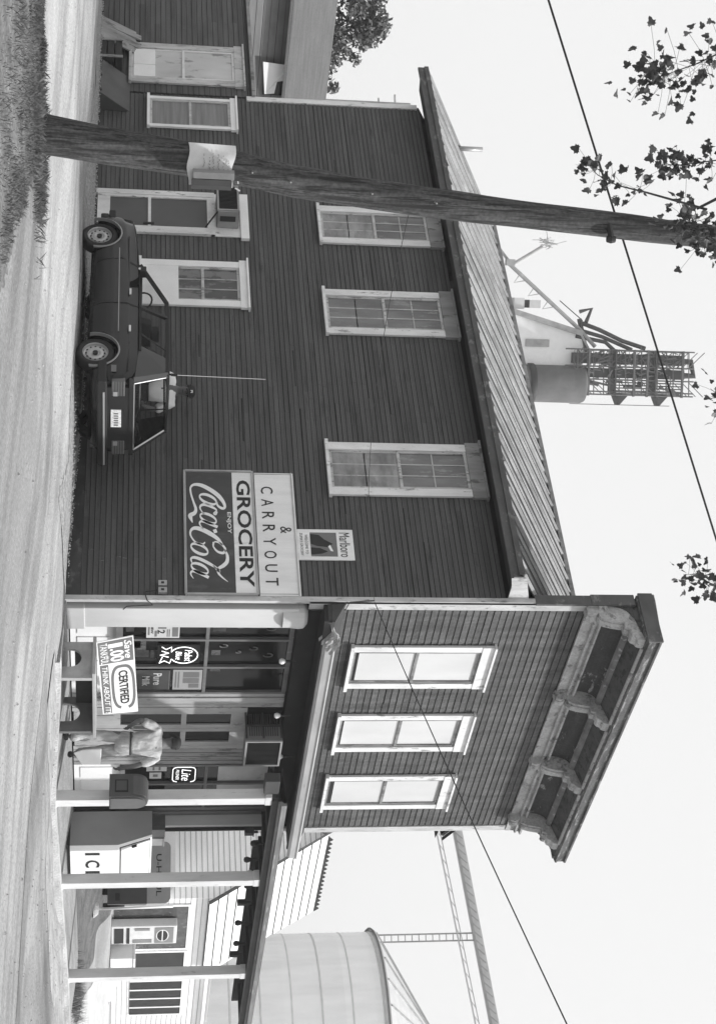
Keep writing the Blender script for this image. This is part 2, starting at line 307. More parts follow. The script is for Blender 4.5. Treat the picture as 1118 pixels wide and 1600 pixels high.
# grass tufts of the verge: one mass of blades
GB = mat('grass_blades', .14, .8, .5, (2, 2, 2)); k = MB()
for i in range(26000):
    if i < 2200:
        a = rnd.uniform(0, 2*PI); r = .18+abs(rnd.gauss(0, .30)); x = -8.5+r*math.cos(a); y = -1.5+r*math.sin(a); h = rnd.uniform(.03, .11)
    else:
        x = -8.4-abs(rnd.gauss(0, 1.2)); y = rnd.uniform(-5.0, 1)
        if x > -8.35+(y+1.1)*.42 or y > -.7+(-8.4-x)*1.0: continue
        q_ = noise.noise(Vector((x*2.2, y*2.2, 0)))
        if q_ < rnd.uniform(-.5, .1): continue
        h = rnd.uniform(.012, .04)*(1+2.2*max(q_, 0))
    z = H(x, y)+.02; a = rnd.uniform(0, 2*PI); w = .004; b = Vector((math.cos(a), math.sin(a), 0))*rnd.uniform(-.09, .09)*h/.07; s_ = Vector((-math.sin(a), math.cos(a), 0))*w
    p = Vector((x, y, z)); k.quad(p-s_, p+s_, p+s_*.6+b*.4+Vector((0, 0, h*.6)), p+b+Vector((0, 0, h)), p-s_*.6+b*.4+Vector((0, 0, h*.6)))
tag(k.build('verge_grass', GB, fix=False), 'long dry grass growing on the verge round the foot of the utility pole', 'grass', kind='stuff')
k = MB()
for i in range(2600):
    x = rnd.uniform(-1.8, .0); y = rnd.uniform(.2, 18)
    z = H(x, y)+.03; r = rnd.uniform(.008, .022); p = Vector((x, y, z)); q = [Vector((rnd.uniform(.6, 1)*r*math.cos(t), rnd.uniform(.6, 1)*r*math.sin(t), 0)) for t in (0, 2, 4)]
    k._add([p+q[0], p+q[1], p+q[2], p+Vector((0, 0, r))], [(0, 1, 3), (1, 2, 3), (2, 0, 3)])
for i in range(1300):
    x = rnd.uniform(-9, 14); y = rnd.uniform(-8, -1.3) if x > -1 else rnd.uniform(-8, 12)
    if x < -1 and x > -1.9: continue
    z = H(x, y)+.012; r = .006+.016*rnd.random()**3; p = Vector((x, y, z)); q = [Vector((rnd.uniform(.6, 1.6)*r*math.cos(t), rnd.uniform(.6, 1.6)*r*math.sin(t), 0)) for t in (0, 2, 4)]
    k._add([p+q[0], p+q[1], p+q[2], p+Vector((0, 0, r))], [(0, 1, 3), (1, 2, 3), (2, 0, 3)])
tag(k.build('loose_gravel', mat('gravel_stones', .34, .9, .5, (20, 20, 20)), fix=False), 'loose gravel stones along the side wall and scattered over the street', 'gravel', kind='stuff')
k = MB()
for i in range(900):
    x = 12.2+rnd.gauss(0, .7); y = rnd.gauss(.0, .22)
    if abs(x-12.2) > 2: continue
    z = H(x, y)+.02; h = rnd.uniform(.08, .3); a = rnd.uniform(0, 2*PI); b = Vector((math.cos(a), math.sin(a), 0))*.1; s_ = Vector((-math.sin(a), math.cos(a), 0))*.008; p = Vector((x, y, z))
    k.quad(p-s_, p+s_, p+b+Vector((0, 0, h)))
tag(k.build('weeds', GB, fix=False), 'clump of weeds growing in the pale ground beyond the last canopy post', 'weeds', kind='stuff')

# ------------------------------------------------------------------ the store
W_, L_ = 6.3, 11.76
store = thing('grocery_store', 'two storey dark clapboard grocery with bracketed false front and metal roof', 'building')
def siding(T, a0, a1, z0, z1, pitch, name, material, parent, zt=None, gap=.008):
    """lap siding: every board is a tilted face over a shadow slot"""
    k = mb(T); n = int(math.ceil((z1-z0)/pitch))
    for i in range(n):
        b = z0+i*pitch; t = min(b+pitch, z1)
        lo, hi = a0, a1
        if zt: lo, hi = zt((b+t)/2)
        if hi-lo < .02: continue
        segs = max(1, int((hi-lo)/2.4)); cuts = [lo]+sorted(lo+(hi-lo)*(j+rnd.uniform(.2, .8))/segs for j in range(segs-1))+[hi]
        for c0, c1 in zip(cuts, cuts[1:]):
            e = rnd.uniform(-.0025, .0025); s0 = rnd.uniform(0, .003); g_ = .0015
            gp = gap+(rnd.uniform(-.002, .004) if rnd.random() > .03 else rnd.uniform(.006, .014)); e += .004*rnd.random()**4
            k.quad((c0+g_, .021+e, b+gp), (c1-g_, .021+e+s0, b+gp), (c1-g_, .010, t+.001), (c0+g_, .010, t+.001))
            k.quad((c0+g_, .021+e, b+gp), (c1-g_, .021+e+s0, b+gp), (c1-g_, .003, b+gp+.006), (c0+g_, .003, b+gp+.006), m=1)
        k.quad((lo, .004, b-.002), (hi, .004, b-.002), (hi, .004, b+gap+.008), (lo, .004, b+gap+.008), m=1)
    return k.build(name, [material, mat('painted_lap_shade', .02, .9, .3, (2, 2, 2))], parent, fix=False)  # near-black laps: the shade under each board is painted in
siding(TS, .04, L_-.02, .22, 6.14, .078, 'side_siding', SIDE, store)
k = MB(); k.box(.03, W_-.03, .32, L_, -.3, 3.2); k.box(.0, W_, .03, L_, 3.62, 6.14); k.box(.0, .03, .03, L_, -.3, 3.62); k.box(W_-.03, W_, .0, L_, -.3, 3.62); k.box(.03, W_-.03, L_-.03, L_, -.3, 6.1)
k.prism([(0, 6.14), (W_, 6.14), (W_/2, 8.1)], lambda a, b, t: (a, t, b), L_-.03, L_, 0)
k.build('wall', DARK, store)
k = mb(TS); k.box(0.02, L_, 0, .03, -.2, .22); k.build('skirting_board', mat('dirty_skirting', .05, .9, .4, (1, 2, 4), c2=.1, thr=.6), store)
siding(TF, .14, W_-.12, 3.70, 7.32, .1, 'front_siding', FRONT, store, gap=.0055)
k = MB(); k.box(0.0, W_, .0, .09, 3.62, 8.2); k.build('false_front', DARK, store)
# corner boards
k = mb(TS); k.box(-.035, .045, -.01, .045, .02, 6.6); k.build('corner_board', WORN, store)
k = mb(TF); k.box(-.03, .14, 0, .035, 3.35, 7.31); k.build('corner_board', WORN, store)
k = mb(TF); k.box(W_-.12, W_+.03, 0, .035, 3.3, 7.31); k.build('corner_board', WORN, store)
k = mb(TS); k.box(L_-.10, L_+.03, 0, .04, 2.9, 6.1); k.build('corner_board', WHT, store)
k = MB(); k.box(W_-.09, W_+.02, .06, .3, -.25, 3.3); k.build('corner_board', mat('lower_corner_paint', .55, .7, .12, (3, 3, 1)), store)
# dark flashing on the cornice side return
k = MB(); k.box(-.05, -.012, -.06, .10, 6.55, 7.36); k.box(-.05, -.012, -.06, .12, 7.365, 8.0); k.build('flashing', FASC, store)
# main roof
OH = .45; EZ = 6.32; RX = 3.15; RZ = 8.22; sl = (RZ-EZ)/(RX+OH)
k = MB()
for sgn in (1, -1):
    X = lambda x: x if sgn == 1 else W_-x
    n = int((L_+.62+.0)/.27); ylist = [0.1+i*(L_+.52)/n for i in range(n+1)]
    for i in range(n):
        y0, y1 = ylist[i], ylist[i+1]; rib = .055 if i % 2 == 0 else .04; dz0 = rnd.uniform(-.006, .006)
        P = lambda x, y, d: (X(x), y, EZ+(x+OH)*sl+d)
        ext = .05*rnd.random() if i % 3 else .05
        a, b = -OH-ext, RX
        k.quad(P(a, y0+.05, dz0), P(a, y1, dz0), P(b, y1, dz0), P(b, y0+.05, dz0))
        k.quad(P(a, y0, dz0), P(a, y0+.02, rib), P(b, y0+.02, rib), P(b, y0, dz0)); k.quad(P(a, y0+.02, rib), P(a, y0+.05, dz0), P(b, y0+.05, dz0), P(b, y0+.02, rib))
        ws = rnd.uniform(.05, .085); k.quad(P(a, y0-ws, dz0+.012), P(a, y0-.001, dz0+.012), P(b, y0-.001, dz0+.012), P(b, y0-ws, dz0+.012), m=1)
k.build('roof', [ROOF, mat('dark_roof_seam', .045, .9, .5, (3, 8, 3))], store, fix=False)  # second tone: darker strip beside each rib
k = MB(); k.box(RX-.1, RX+.1, .1, L_+.6, RZ-.02, RZ+.05); k.build('ridge_cap', ROOF, store)
k = MB()
for sgn in (1, -1):
    X = lambda x: x if sgn == 1 else W_-x
    k.quad((X(-OH), .12, EZ-.03), (X(-OH), L_+.6, EZ-.03), (X(RX), L_+.6, RZ-.03), (X(RX), .12, RZ-.03))
    k.quad((X(-OH+.0), .06, EZ-.14), (X(-OH), L_+.6, EZ-.14), (X(.02), L_+.6, EZ-.10), (X(.02), .06, EZ-.10))
k.build('soffit', mat('dark_soffit', .03, .9, .3), store, fix=False)
# eave gutter / fascia board, box profile
k = MB(); k.box(-OH-.03, -OH+.01, .06, L_+.62, EZ-.19, EZ-.015); k.box(-OH-.07, -OH-.032, .10, L_+.60, EZ-.08, EZ-.0); k.build('fascia', FASC, store)
k = MB(); k.quad((-OH-.06, .035, EZ-.2), (.01, .035, EZ-.1), (.01, .035, EZ+.15), (-OH-.06, .035, EZ+.02)); k.box(-OH-.06, 0, .036, .06, EZ-.16, EZ-.0); k.build('eave_return', WORN, store, fix=False)
k = MB(); k.tube([(-OH, L_+.60, EZ-.06), (RX, L_+.60, RZ-.04), (W_+OH, L_+.60, EZ-.06)], .07, 4); k.build('barge_board', GREYT, store)
k = MB(); k.tube([(1.12, 12.1, 7.0), (1.12, 12.1, 7.62)], .05, 10); k.box(1.04, 1.2, 12.02, 12.18, 6.95, 7.05); k.build('flue_pipe', GALV, store, smooth=True)
# false front cornice
def prof_box(k, pr, x0, x1): k.prism(pr, lambda a, b, t: (t, -a, b), x0, x1)
k = MB(); prof_box(k, [(0, 7.32), (.05, 7.32), (.05, 7.46), (.10, 7.47), (.10, 7.50), (.07, 7.51), (.07, 7.54), (.13, 7.55), (.13, 7.58), (0, 7.6)], -.02, W_+.02); k.build('frieze_moulding', CORN, store)
cor = [(.02+.34*(1-math.cos(t)), 7.58+.34*math.sin(t)) for t in [i*PI/2/8 for i in range(9)]]
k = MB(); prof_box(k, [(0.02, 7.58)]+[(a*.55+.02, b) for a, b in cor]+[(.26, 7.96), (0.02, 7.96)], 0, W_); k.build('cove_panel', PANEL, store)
k = MB(); prof_box(k, [(.20, 7.90), (.24, 7.88), (.28, 7.90), (.30, 7.955), (.2, 7.955)], .01, W_-.01); k.build('bead_moulding', mat('bead_paint', .16, .8, .4, (4, 4, 4), c2=.34, thr=.6), store)
k = MB(); [prof_box(k, [(.66, 8.035), (.64, 8.02), (.60, 8.03), (.60, 8.048), (.66, 8.058)], a_, b_) for a_, b_ in ((.21, 2.13), (2.33, 3.97), (4.17, 5.75))]; k.build('crown_bead', CORN, store)
k = MB(); prof_box(k, [(.0, 7.962), (.28, 7.962), (.66, 8.06), (.66, 8.1), (0, 8.1)], 0, W_-.1); k.build('cornice_soffit', mat('cornice_soffit_paint', .07, .8, .4, (4, 4, 4), c2=.03, thr=.55), store)
k = MB(); prof_box(k, [(.64, 8.05), (.72, 8.07), (.72, 8.10), (.70, 8.11), (.70, 8.21), (.73, 8.22), (.73, 8.25), (.0, 8.30), (-.12, 8.3), (-.12, 8.2), (.0, 8.18), (.64, 8.14)], -.06, W_-.06); k.box(-.06, .0, -.64, .10, 8.03, 8.19); k.box(W_-.14, W_-.06, -.64, .1, 8.03, 8.19); k.build('cornice_crown', CORNT, store)
k = MB(); k.box(-.09, -.064, -.735, .12, 8.05, 8.26); k.build('crown_end_board', FASC, store)
def bracket_poly():
    P = [(.0, 7.30), (.16, 7.30), (.19, 7.36), (.17, 7.42), (.15, 7.46)]
    for i in range(9):
        t = i/8; P.append((.15+.17*t+.05*math.sin(t*PI), 7.46+.34*t-.06*math.sin(t*2*PI)))
    P += [(.40, 7.80), (.42, 7.86), (.45, 7.88), (.49, 7.86), (.54, 7.88), (.57, 7.93), (.61, 7.95), (.63, 8.0), (.63, 8.05), (.3, 7.99), (0, 7.99)]
    return P
for x in (.02, 2.14, 3.98, 5.76):
    k = MB(); prof_box(k, bracket_poly(), x, x+.19); prof_box(k, [(a*1.0+.012, b-.012 if b < 7.9 else b) for a, b in bracket_poly()[:16]]+[(0, 7.7)], x+.055, x+.135)
    k.build('bracket', CORN, store, bevel=0)
# windows -------------------------------------------------------------
def window(T, a0, a1, zs, zi, zt, parent, cols, rows, glass, low_glass=None, casing=WHT, sash=SASHM, head=None, split=.5, name='window', jamb=.11, headw=.03, mtn=.018, blind_shadow=0):
    T_ = T; T = lambda a, d, z: T_(a, d+.017, z)
    k = mb(T); k.box(a0, a0+jamb, .01, .05, zs, zi); k.box(a1-jamb, a1, .01, .05, zs, zi); k.box(a0-.03, a1+.03, .01, .09, zs-.05, zs)
    w = k.build(name, casing, parent)
    k = mb(T); k.box(a0-headw, a1+headw, .01, .06, zi, zt); k.box(a0-headw-.03, a1+headw+.03, .0, .10, zt, zt+.03); k.build('head_board', head or casing, w)
    i0, i1 = a0+jamb, a1-jamb; zm = zs+(zi-zs)*split; k = mb(T); st = .045
    for (z0, z1, d) in ((zs, zm+.02, .022), (zm-.02, zi, .034)):
        k.box(i0, i0+st, .008, d, z0, z1); k.box(i1-st, i1, .008, d, z0, z1); k.box(i0+st, i1-st, .008, d, z0, z0+st); k.box(i0+st, i1-st, .008, d, z1-st, z1)
        for c in range(1, cols):
            x = i0+st+(i1-i0-2*st)*c/cols; k.box(x-mtn/2, x+mtn/2, .009, d-.008, z0+st, z1-st)
        for r in range(1, rows):
            z = z0+st+(z1-z0-2*st)*r/rows; k.box(i0+st, i1-st, .009, d-.010, z-mtn/2, z+mtn/2)
    k.build('sash', sash, w)
    k = mb(T); k.box(i0+.01, i1-.01, .004, .012, zs+.01, zm, 1); k.box(i0+.01, i1-.01, .004, .014, zm, zi-.01, 0); k.build('pane', [glass, low_glass or glass], w)
    if blind_shadow: k = mb(T); k.box(i0+st, i1-st, .0142, .0155, zs+st, zs+st+blind_shadow); k.box(i0+st, i0+st+.025, .0142, .0155, zs+st+blind_shadow, zm-st); k.build('blind_shadow', GLASSD, w)  # dark strips paint in the shadow at the blind's foot and left edge
    return w
for a0, a1, zs, lg in ((7.64, 8.63, 4.04, GLASSP), (5.39, 6.45, 3.99, GLASSC), (1.93, 2.98, 3.80, GLASSP)):
    window(TS, a0, a1, zs, 5.90, 6.11, store, 3, 2, GLASSC, lg, casing=WHT, head=GREYT, jamb=.14)
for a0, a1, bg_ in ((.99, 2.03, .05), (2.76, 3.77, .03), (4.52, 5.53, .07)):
    window(TF, a0, a1, 4.09, 5.98, 6.15, store, 1, 1, BLIND, BLIND, casing=WHT, sash=mat('front_sash_paint', .20, .6, .4, (5, 5, 2), c2=.12, thr=.55), jamb=.12, headw=.0, blind_shadow=bg_)
# lower side windows
w = window(TS, 5.94, 7.04, 1.0, 2.60, 2.72, store, 3, 1, mat('half_curtained_glass', .05, .2, .3, (2, 2, 1), c2=.14, thr=.5, spec=.5), None, casing=WHT2, jamb=.14, split=.62)
k = mb(TS); k.box(6.08, 6.90, .03, .06, 1.0, 1.6); [k.box(6.08, 6.90, .06, .063, 1.0+.145*i, 1.13+.145*i) for i in range(4)]; k.build('boarded_panel', WHT2, w)
w = window(TS, 10.70, 11.62, 1.12, 2.58, 2.68, store, 1, 1, mat('venetian_blind_glass', .16, .4, .35, (.5, .5, 14), spec=.5), None, casing=WHT2, jamb=.07)
# screen door under a transom
TS_ = TS; TS = lambda a, d, z: (-d-.012, a, z)
d = mb(TS); d.box(7.72, 7.84, .01, .06, .22, 2.22); d.box(8.72, 8.84, .01, .06, .22, 2.22); d.box(7.72, 8.84, .01, .055, 2.16, 2.23); side_door = d.build('side_door', WHT, store)
k = mb(TS); k.box(7.84, 7.90, .02, .05, .25, 2.16); k.box(8.66, 8.72, .02, .05, .25, 2.16); k.box(7.9, 8.66, .02, .05, 2.10, 2.16); k.box(7.9, 8.66, .02, .05, 1.10, 1.15); k.box(7.9, 8.66, .02, .046, .25, .46); k.build('door_leaf', WHT, side_door)
k = mb(TS); k.box(7.90, 8.66, .018, .026, .46, 1.10); k.box(7.90, 8.66, .018, .026, 1.15, 2.10); k.build('screen', BLINDG, side_door)
k = mb(TS); k.box(7.93, 7.96, .05, .08, 1.02, 1.20); k.build('handle', DARK, side_door)
k = mb(TS); k.box(7.72, 8.84, .01, .03, 2.23, 2.66); k.build('transom_frame', WHT, side_door)
k = mb(TS); k.box(7.64, 8.82, .01, .07, 2.66, 2.80); k.build('head_board', WHT2, side_door)
TS = TS_
# loose darker repair boards on the siding
for a, b, z in ((4.2, 5.0, 3.38), (9.4, 10.3, 3.05), (3.0, 3.9, 2.53), (2.4, 2.6, 1.9), (8.9, 10.0, 4.4), (4.8, 5.3, 1.9)):
    k = mb(TS); k.box(a, b, .021, .0235, z, z+.022); k.build('repair_board', mat('dark_bare_boards', .045, .9, .4, (2, 2, 8)), store)
# lower storefront ------------------------------------------------------
FY = .28          # storefront plane
TR = lambda a, d, z: (a, FY-d, z)
k = MB(); k.box(.0, .03, .0, .9, -.2, 3.6); k.build('side_return', WORN, store)
k = MB(); k.box(.13, .56, -.05, .22, .09, 3.22, 0); k.lathe((.36, .06, 3.0), [(.0, .36), (.15, .35), (.21, .30), (.22, .22), (.205, .1), (.2, 0.0)], 20); k.box(.11, .58, -.07, .22, .03, .28, 0)
k.build('corner_pilaster', mat('pilaster_paint', .50, .6, .08, (3, 3, 1)), store, bevel=.012)
k = MB(); k.box(.03, W_-.03, -.32, .33, 3.55, 3.60); k.box(.14, W_-.03, .10, .30, 3.26, 3.55); k.build('storefront_beam', mat('black_painted_beam', .018, .8, .3), store)
k = MB(); k.box(.02, W_, -.36, -.325, 3.54, 3.64); k.box(.02, W_, -.34, .02, 3.601, 3.66); k.prism([(.36, 3.64), (.36, 3.68), (0.02, 3.86), (0.02, 3.66)], lambda a, b, t: (t, -a, b), .0, W_); k.build('skirt_roof', mat('skirt_roof_shingles', .06, .9, .3, (3, 3, 3)), store)
k = MB(); gp = [(.36, 3.60), (.37, 3.56), (.43, 3.55), (.47, 3.59), (.48, 3.68), (.50, 3.70), (.49, 3.72), (.46, 3.70), (.45, 3.60), (.40, 3.58), (.375, 3.62), (.36, 3.70)]
k.prism(gp, lambda a, b, t: (t, -a, b), .42, W_+.1); k.build('gutter', ALUM, store, smooth=False)
k = MB()
for i in range(9):
    for j in range(5):
        x = .05+i*.045; a = .30+j*.06
        k.quad(*[(xx, -aa-.03*noise.noise(Vector((xx*30, aa*30, 0))), 3.56+.07*math.sin(xx*9)+.03*j+.05*noise.noise(Vector((xx*22, aa*22, 3)))) for xx, aa in ((x, a), (x+.045, a), (x+.045, a+.06), (x, a+.06))])
k.build('crumpled_flashing', mat('crumpled_tin', .45, .35, .5, (14, 14, 14), metal=.3), store, fix=False)
# shop window bays: frame, panes
FRM = mat('storefront_frame_paint', .13, .6, .3, (4, 4, 2), c2=.22, thr=.62)
PLY = mat('storefront_pale_paint', .34, .7, .25, (4, 4, 1.5), c2=.2, thr=.6)
k = mb(TR)
for x in (.56, 1.22, 1.90, 2.56): k.box(x, x+.045, 0, .05, .80, 3.24)
k.box(.605, 2.56, 0, .045, 1.98, 2.03); k.box(.605, 2.56, 0, .045, 3.18, 3.25); k.box(.5, 2.62, 0, .12, .70, .80); sw = k.build('shop_window', FRM, store)
k = mb(TR); k.box(.6, 2.57, -.015, -.005, .8, 3.2); k.build('pane', GLASSD, sw)
k = mb(TR); k.box(.3, 2.62, -.03, .02, .06, .70); [k.box(a, a+.5, .02, .035, .16, .62) for a in (.62, 1.2, 1.78)]; k.build('bulkhead', WHT2, store)
k = mb(TR)
for x in (2.605, 2.70, 2.80, 2.89): k.box(x, x+.08, 0, .04+.02*(int(x*50) % 2), .06, 3.24)
k.build('door_casing', PLY, store)
k = mb(TR); k.box(2.97, 3.06, 0, .05, .06, 2.68); k.box(4.02, 4.12, 0, .05, .06, 2.68); k.box(2.97, 4.12, 0, .055, 2.6, 2.7); dr = k.build('double_door', PLY, store)
for x0, x1, hx in ((3.06, 3.535, 3.50), (3.545, 4.02, 3.57)):
    k = mb(TR); k.box(x0, x0+.09, .005, .045, .08, 2.6); k.box(x1-.09, x1, .005, .045, .08, 2.6); k.box(x0+.09, x1-.09, .005, .045, .08, .78); k.box(x0+.09, x1-.09, .005, .045, 1.70, 1.78); k.box(x0+.09, x1-.09, .005, .045, 2.46, 2.6)
    k.box(x0+.12, x1-.12, .045, .052, .2, .68)
    lf = k.build('door_leaf', PLY, dr)
    k = mb(TR); k.box(x0+.08, x1-.08, .012, .02, .78, 2.47); k.build('pane', GLASSD, dr)
    k = mb(TR); k.box(hx-.015, hx+.015, .045, .09, .98, 1.18); k.build('handle', GALV, dr)
k = mb(TR); k.box(3.0, 4.1, .0, .03, 2.70, 3.24); k.build('transom_opening', BLACK, store)
k = mb(TR); k.box(4.12, 4.60, .0, .03, .06, 3.24); [k.box(4.14+.115*i, 4.235+.115*i, .03, .042, .06, 3.24) for i in range(4)]; k.build('door_casing', GREYT, store)
k = mb(TR)
for x in (4.60, 5.16, 5.92): k.box(x, x+.05, 0, .05, .86, 3.24)
k.box(4.65, 5.92, 0, .045, 2.13, 2.18); k.box(4.65, 5.92, 0, .045, 3.18, 3.25); k.box(4.6, 5.9, 0, .12, .78, .86); sw2 = k.build('shop_window', FRM, store)
k = mb(TR); k.box(4.64, 5.93, -.015, -.005, .86, 2.15, 0); k.box(4.64, 5.93, -.015, -.004, 2.16, 2.5, 0); k.box(4.66, 5.90, -.01, .002, 2.35, 3.15, 1); k.build('pane', [GLASSD, mat('papered_transom', .42, .6, .2, (2, 2, 2), c2=.28, thr=.62)], sw2)
k = mb(TR); k.box(4.60, 5.9, -.03, .02, .06, .78); [k.box(a, a+.32, .02, .035, .16, .68) for a in (4.68, 5.08, 5.48)]; k.build('bulkhead', WHT2, store)
k = mb(TR)
for i, x in enumerate((5.975, 6.05, 6.13)): k.box(x, x+.07, 0, .03+.02*(i % 2), .0, 3.24)
k.build('end_casing', mat('dark_end_casing', .12, .8, .25, (4, 4, 1)), store)
for i in range(16):
    x = rnd.choice((.66, .9, 1.3, 1.55, 1.98, 2.2, 2.35)); z = rnd.choice((.84, .84, 1.2, 1.5, 2.08, 2.08, 2.6)); w = rnd.uniform(.08, .26); h = rnd.uniform(.1, .34)
    k = MB(); k.box(x, min(x+w, 2.52), FY+.0015, FY+.003, z, z+h); k.build('display_item', mat('display_tone_%d' % (i % 4), (.03, .05, .08, .13)[i % 4], .6, .6, (9, 9, 9), c2=.02, thr=.55), sw)
# goods hung inside the shop window (rings)
for i in range(8):
    k = MB(); x = (.78, .98, .9, 1.0, 1.4, 1.62, 1.5, 1.7)[i]; z = 2.25+.22*(i % 4)
    c = Vector((x+rnd.uniform(-.05, .05), FY-.012, z)); r = rnd.uniform(.025, .055)
    k.tube([c+Vector((r*.8*math.cos(t), 0, r*1.3*math.sin(t))) for t in [j*.9*PI/6 for j in range(-3, 8)]], .010, 5)
    k.build('hanging_ring', mat('faded_decal', .10, .5, .4, (9, 9, 9)), sw)
# ------------------------------------------------------------------ signs on the side wall
def SP(zy, zx, d=.075):      # sign artwork coordinates -> wall
    a = (zy-75)/715.0; return Vector((-d, 2.34-a*2.28, 1.63+(zx-62-13*a)*(.00253-.00014*a)))
sg = thing('grocery_sign', 'large wall sign with white script on dark panel and GROCERY lettering above it', 'sign', (-.05, 1.2, 1.64))
k = mb(TS); k.box(.06, 2.34, .021, .06, 1.64, 2.64); k.build('backing', SIGNW, sg)
k = mb(TS); k.box(.055, 2.345, .06, .08, 1.63, 1.66); k.box(.055, 2.345, .06, .08, 2.62, 2.65); k.box(.045, .075, .02, .08, 1.66, 2.62); k.box(2.325, 2.355, .02, .08, 1.66, 2.62); k.build('frame', GALV, sg)
k = mb(TS); k.box(.08, 2.32, .060, .063, 1.665, 2.335); k.build('logo_panel', SIGNR, sg)
A1, Az = (0, -1, 0), (0, 0, 1)
text('GROCERY', 'lettering', (-.061, 2.17, 2.395), A1, Az, 1.98, .20, INK, sg, bold=.022)
text('ENJOY', 'lettering', (-.063, 1.55, 2.235), A1, Az, .40, .07, LTR, sg, bold=.01)
k = MB(); Q = lambda a, b: SP(a, b, .066)
def oval(cy, cx, ry, rx, s, w):
    pts = [(cy+ry*math.cos(t)+s*rx*math.sin(t), cx+rx*math.sin(t)) for t in [2*PI*i/12 for i in range(13)]]
    ribbon(k, Q, pts, [w*(.45+.55*abs(math.cos(2*PI*i/12))) for i in range(13)], 4)
st = [([(262, 258), (284, 262), (300, 285), (297, 302), (270, 298), (228, 268), (192, 222), (165, 170), (160, 128), (178, 106), (215, 108), (262, 122), (305, 136), (330, 130), (345, 106), (362, 108), (388, 118)], [5, 12, 16, 14, 18, 24, 24, 22, 16, 11, 10, 11, 16, 22, 26, 20, 3]),
 ([(320, 258), (336, 250), (330, 240), (312, 255), (292, 225), (280, 190), (286, 166), (306, 162), (340, 185)], [10, 14, 8, 8, 16, 18, 14, 8, 5]),
 ([(412, 262), (396, 225), (380, 185), (382, 163), (398, 160), (425, 180)], [16, 18, 17, 12, 8, 4]),
 ([(425, 244), (446, 252)], [20, 20]),
 ([(520, 240), (498, 245), (505, 275), (535, 305), (560, 296), (553, 262), (525, 238), (498, 236)], [4, 7, 10, 12, 16, 12, 8, 5]),
 ([(515, 290), (480, 262), (448, 215), (425, 165), (420, 128), (436, 108), (464, 108), (500, 135), (512, 175), (500, 190)], [10, 20, 26, 25, 20, 13, 9, 9, 12, 6]),
 ([(540, 302), (575, 318), (610, 316), (632, 296), (650, 268), (675, 268), (700, 292), (722, 322)], [5, 16, 22, 22, 16, 12, 9, 2]),
 ([(632, 238), (655, 258), (668, 275), (650, 262), (622, 215), (598, 165), (588, 128), (596, 110), (618, 116)], [4, 10, 8, 10, 17, 18, 16, 11, 5]),
 ([(700, 212), (682, 175), (666, 135), (668, 113), (684, 110), (706, 125)], [16, 18, 17, 12, 8, 3])]
for p, w in st: ribbon(k, Q, p, w, 8)
oval(248, 206, 25, 48, .35, 17); oval(362, 208, 24, 46, .35, 16); oval(540, 158, 26, 48, .35, 17); oval(650, 160, 24, 48, .35, 16)
k.build('script_lettering', LTR, sg, fix=False)
cs = thing('carryout_sign', 'white painted board reading CARRYOUT with ampersand mounted above the grocery sign', 'sign', (-.05, 1.2, 2.7))
k = mb(TS); k.box(.05, 2.33, .021, .055, 2.665, 3.235); k.build('board', SIGNW, cs)
k = mb(TS); k.box(.05, 2.33, .055, .07, 3.20, 3.215); k.box(2.30, 2.31, .055, .062, 2.67, 3.2); k.box(.07, .08, .055, .062, 2.67, 3.2); k.build('edge_trim', mat('dull_edge', .4, .6), cs)
for i, ch in enumerate('CARRYOUT'):
    text(ch, 'lettering', (-.056, 2.06-i*.243, 2.752), A1, Az, .135, .175, INK, cs, bold=.004)
text('&', 'lettering', (-.056, 1.30, 3.0), A1, Az, .13, .16, INK, cs)
ms = thing('cigarette_sign', 'small white poster sign with a dark picture mounted above the carryout board', 'sign', (-.04, 1, 3.25))
k = mb(TS); k.box(.71, 1.27, .021, .04, 3.24, 4.04); k.build('board', SIGNW, ms)
text('Marlboro', 'lettering', (-.041, 1.21, 3.84), A1, Az, .45, .15, INK, ms)
text('WELCOME TO', 'lettering', (-.041, 1.17, 3.345), A1, Az, .36, .04, INK, ms); text("ZUMA'S GROCERY", 'lettering', (-.041, 1.2, 3.275), A1, Az, .42, .04, INK, ms)
k = mb(TS); k.box(.77, 1.21, .04, .043, 3.42, 3.80); k.build('picture', SIGNG, ms)
k = mb(TS)
for poly in ([(1.18, 3.42), (1.16, 3.55), (1.08, 3.62), (1.0, 3.74), (.94, 3.66), (.96, 3.52), (1.0, 3.42)], [(.93, 3.42), (.92, 3.55), (.86, 3.66), (.82, 3.58), (.80, 3.42)]):
    k.prism(poly, lambda a, b, t: (a, t, b), .043, .046)
k.build('dark_shapes', INK, ms)
k = mb(TS); k.prism([(.98, 3.70), (.86, 3.74), (.87, 3.70), (.95, 3.67)], lambda a, b, t: (a, t, b), .043, .0465); k.build('light_shape', LTR, ms)
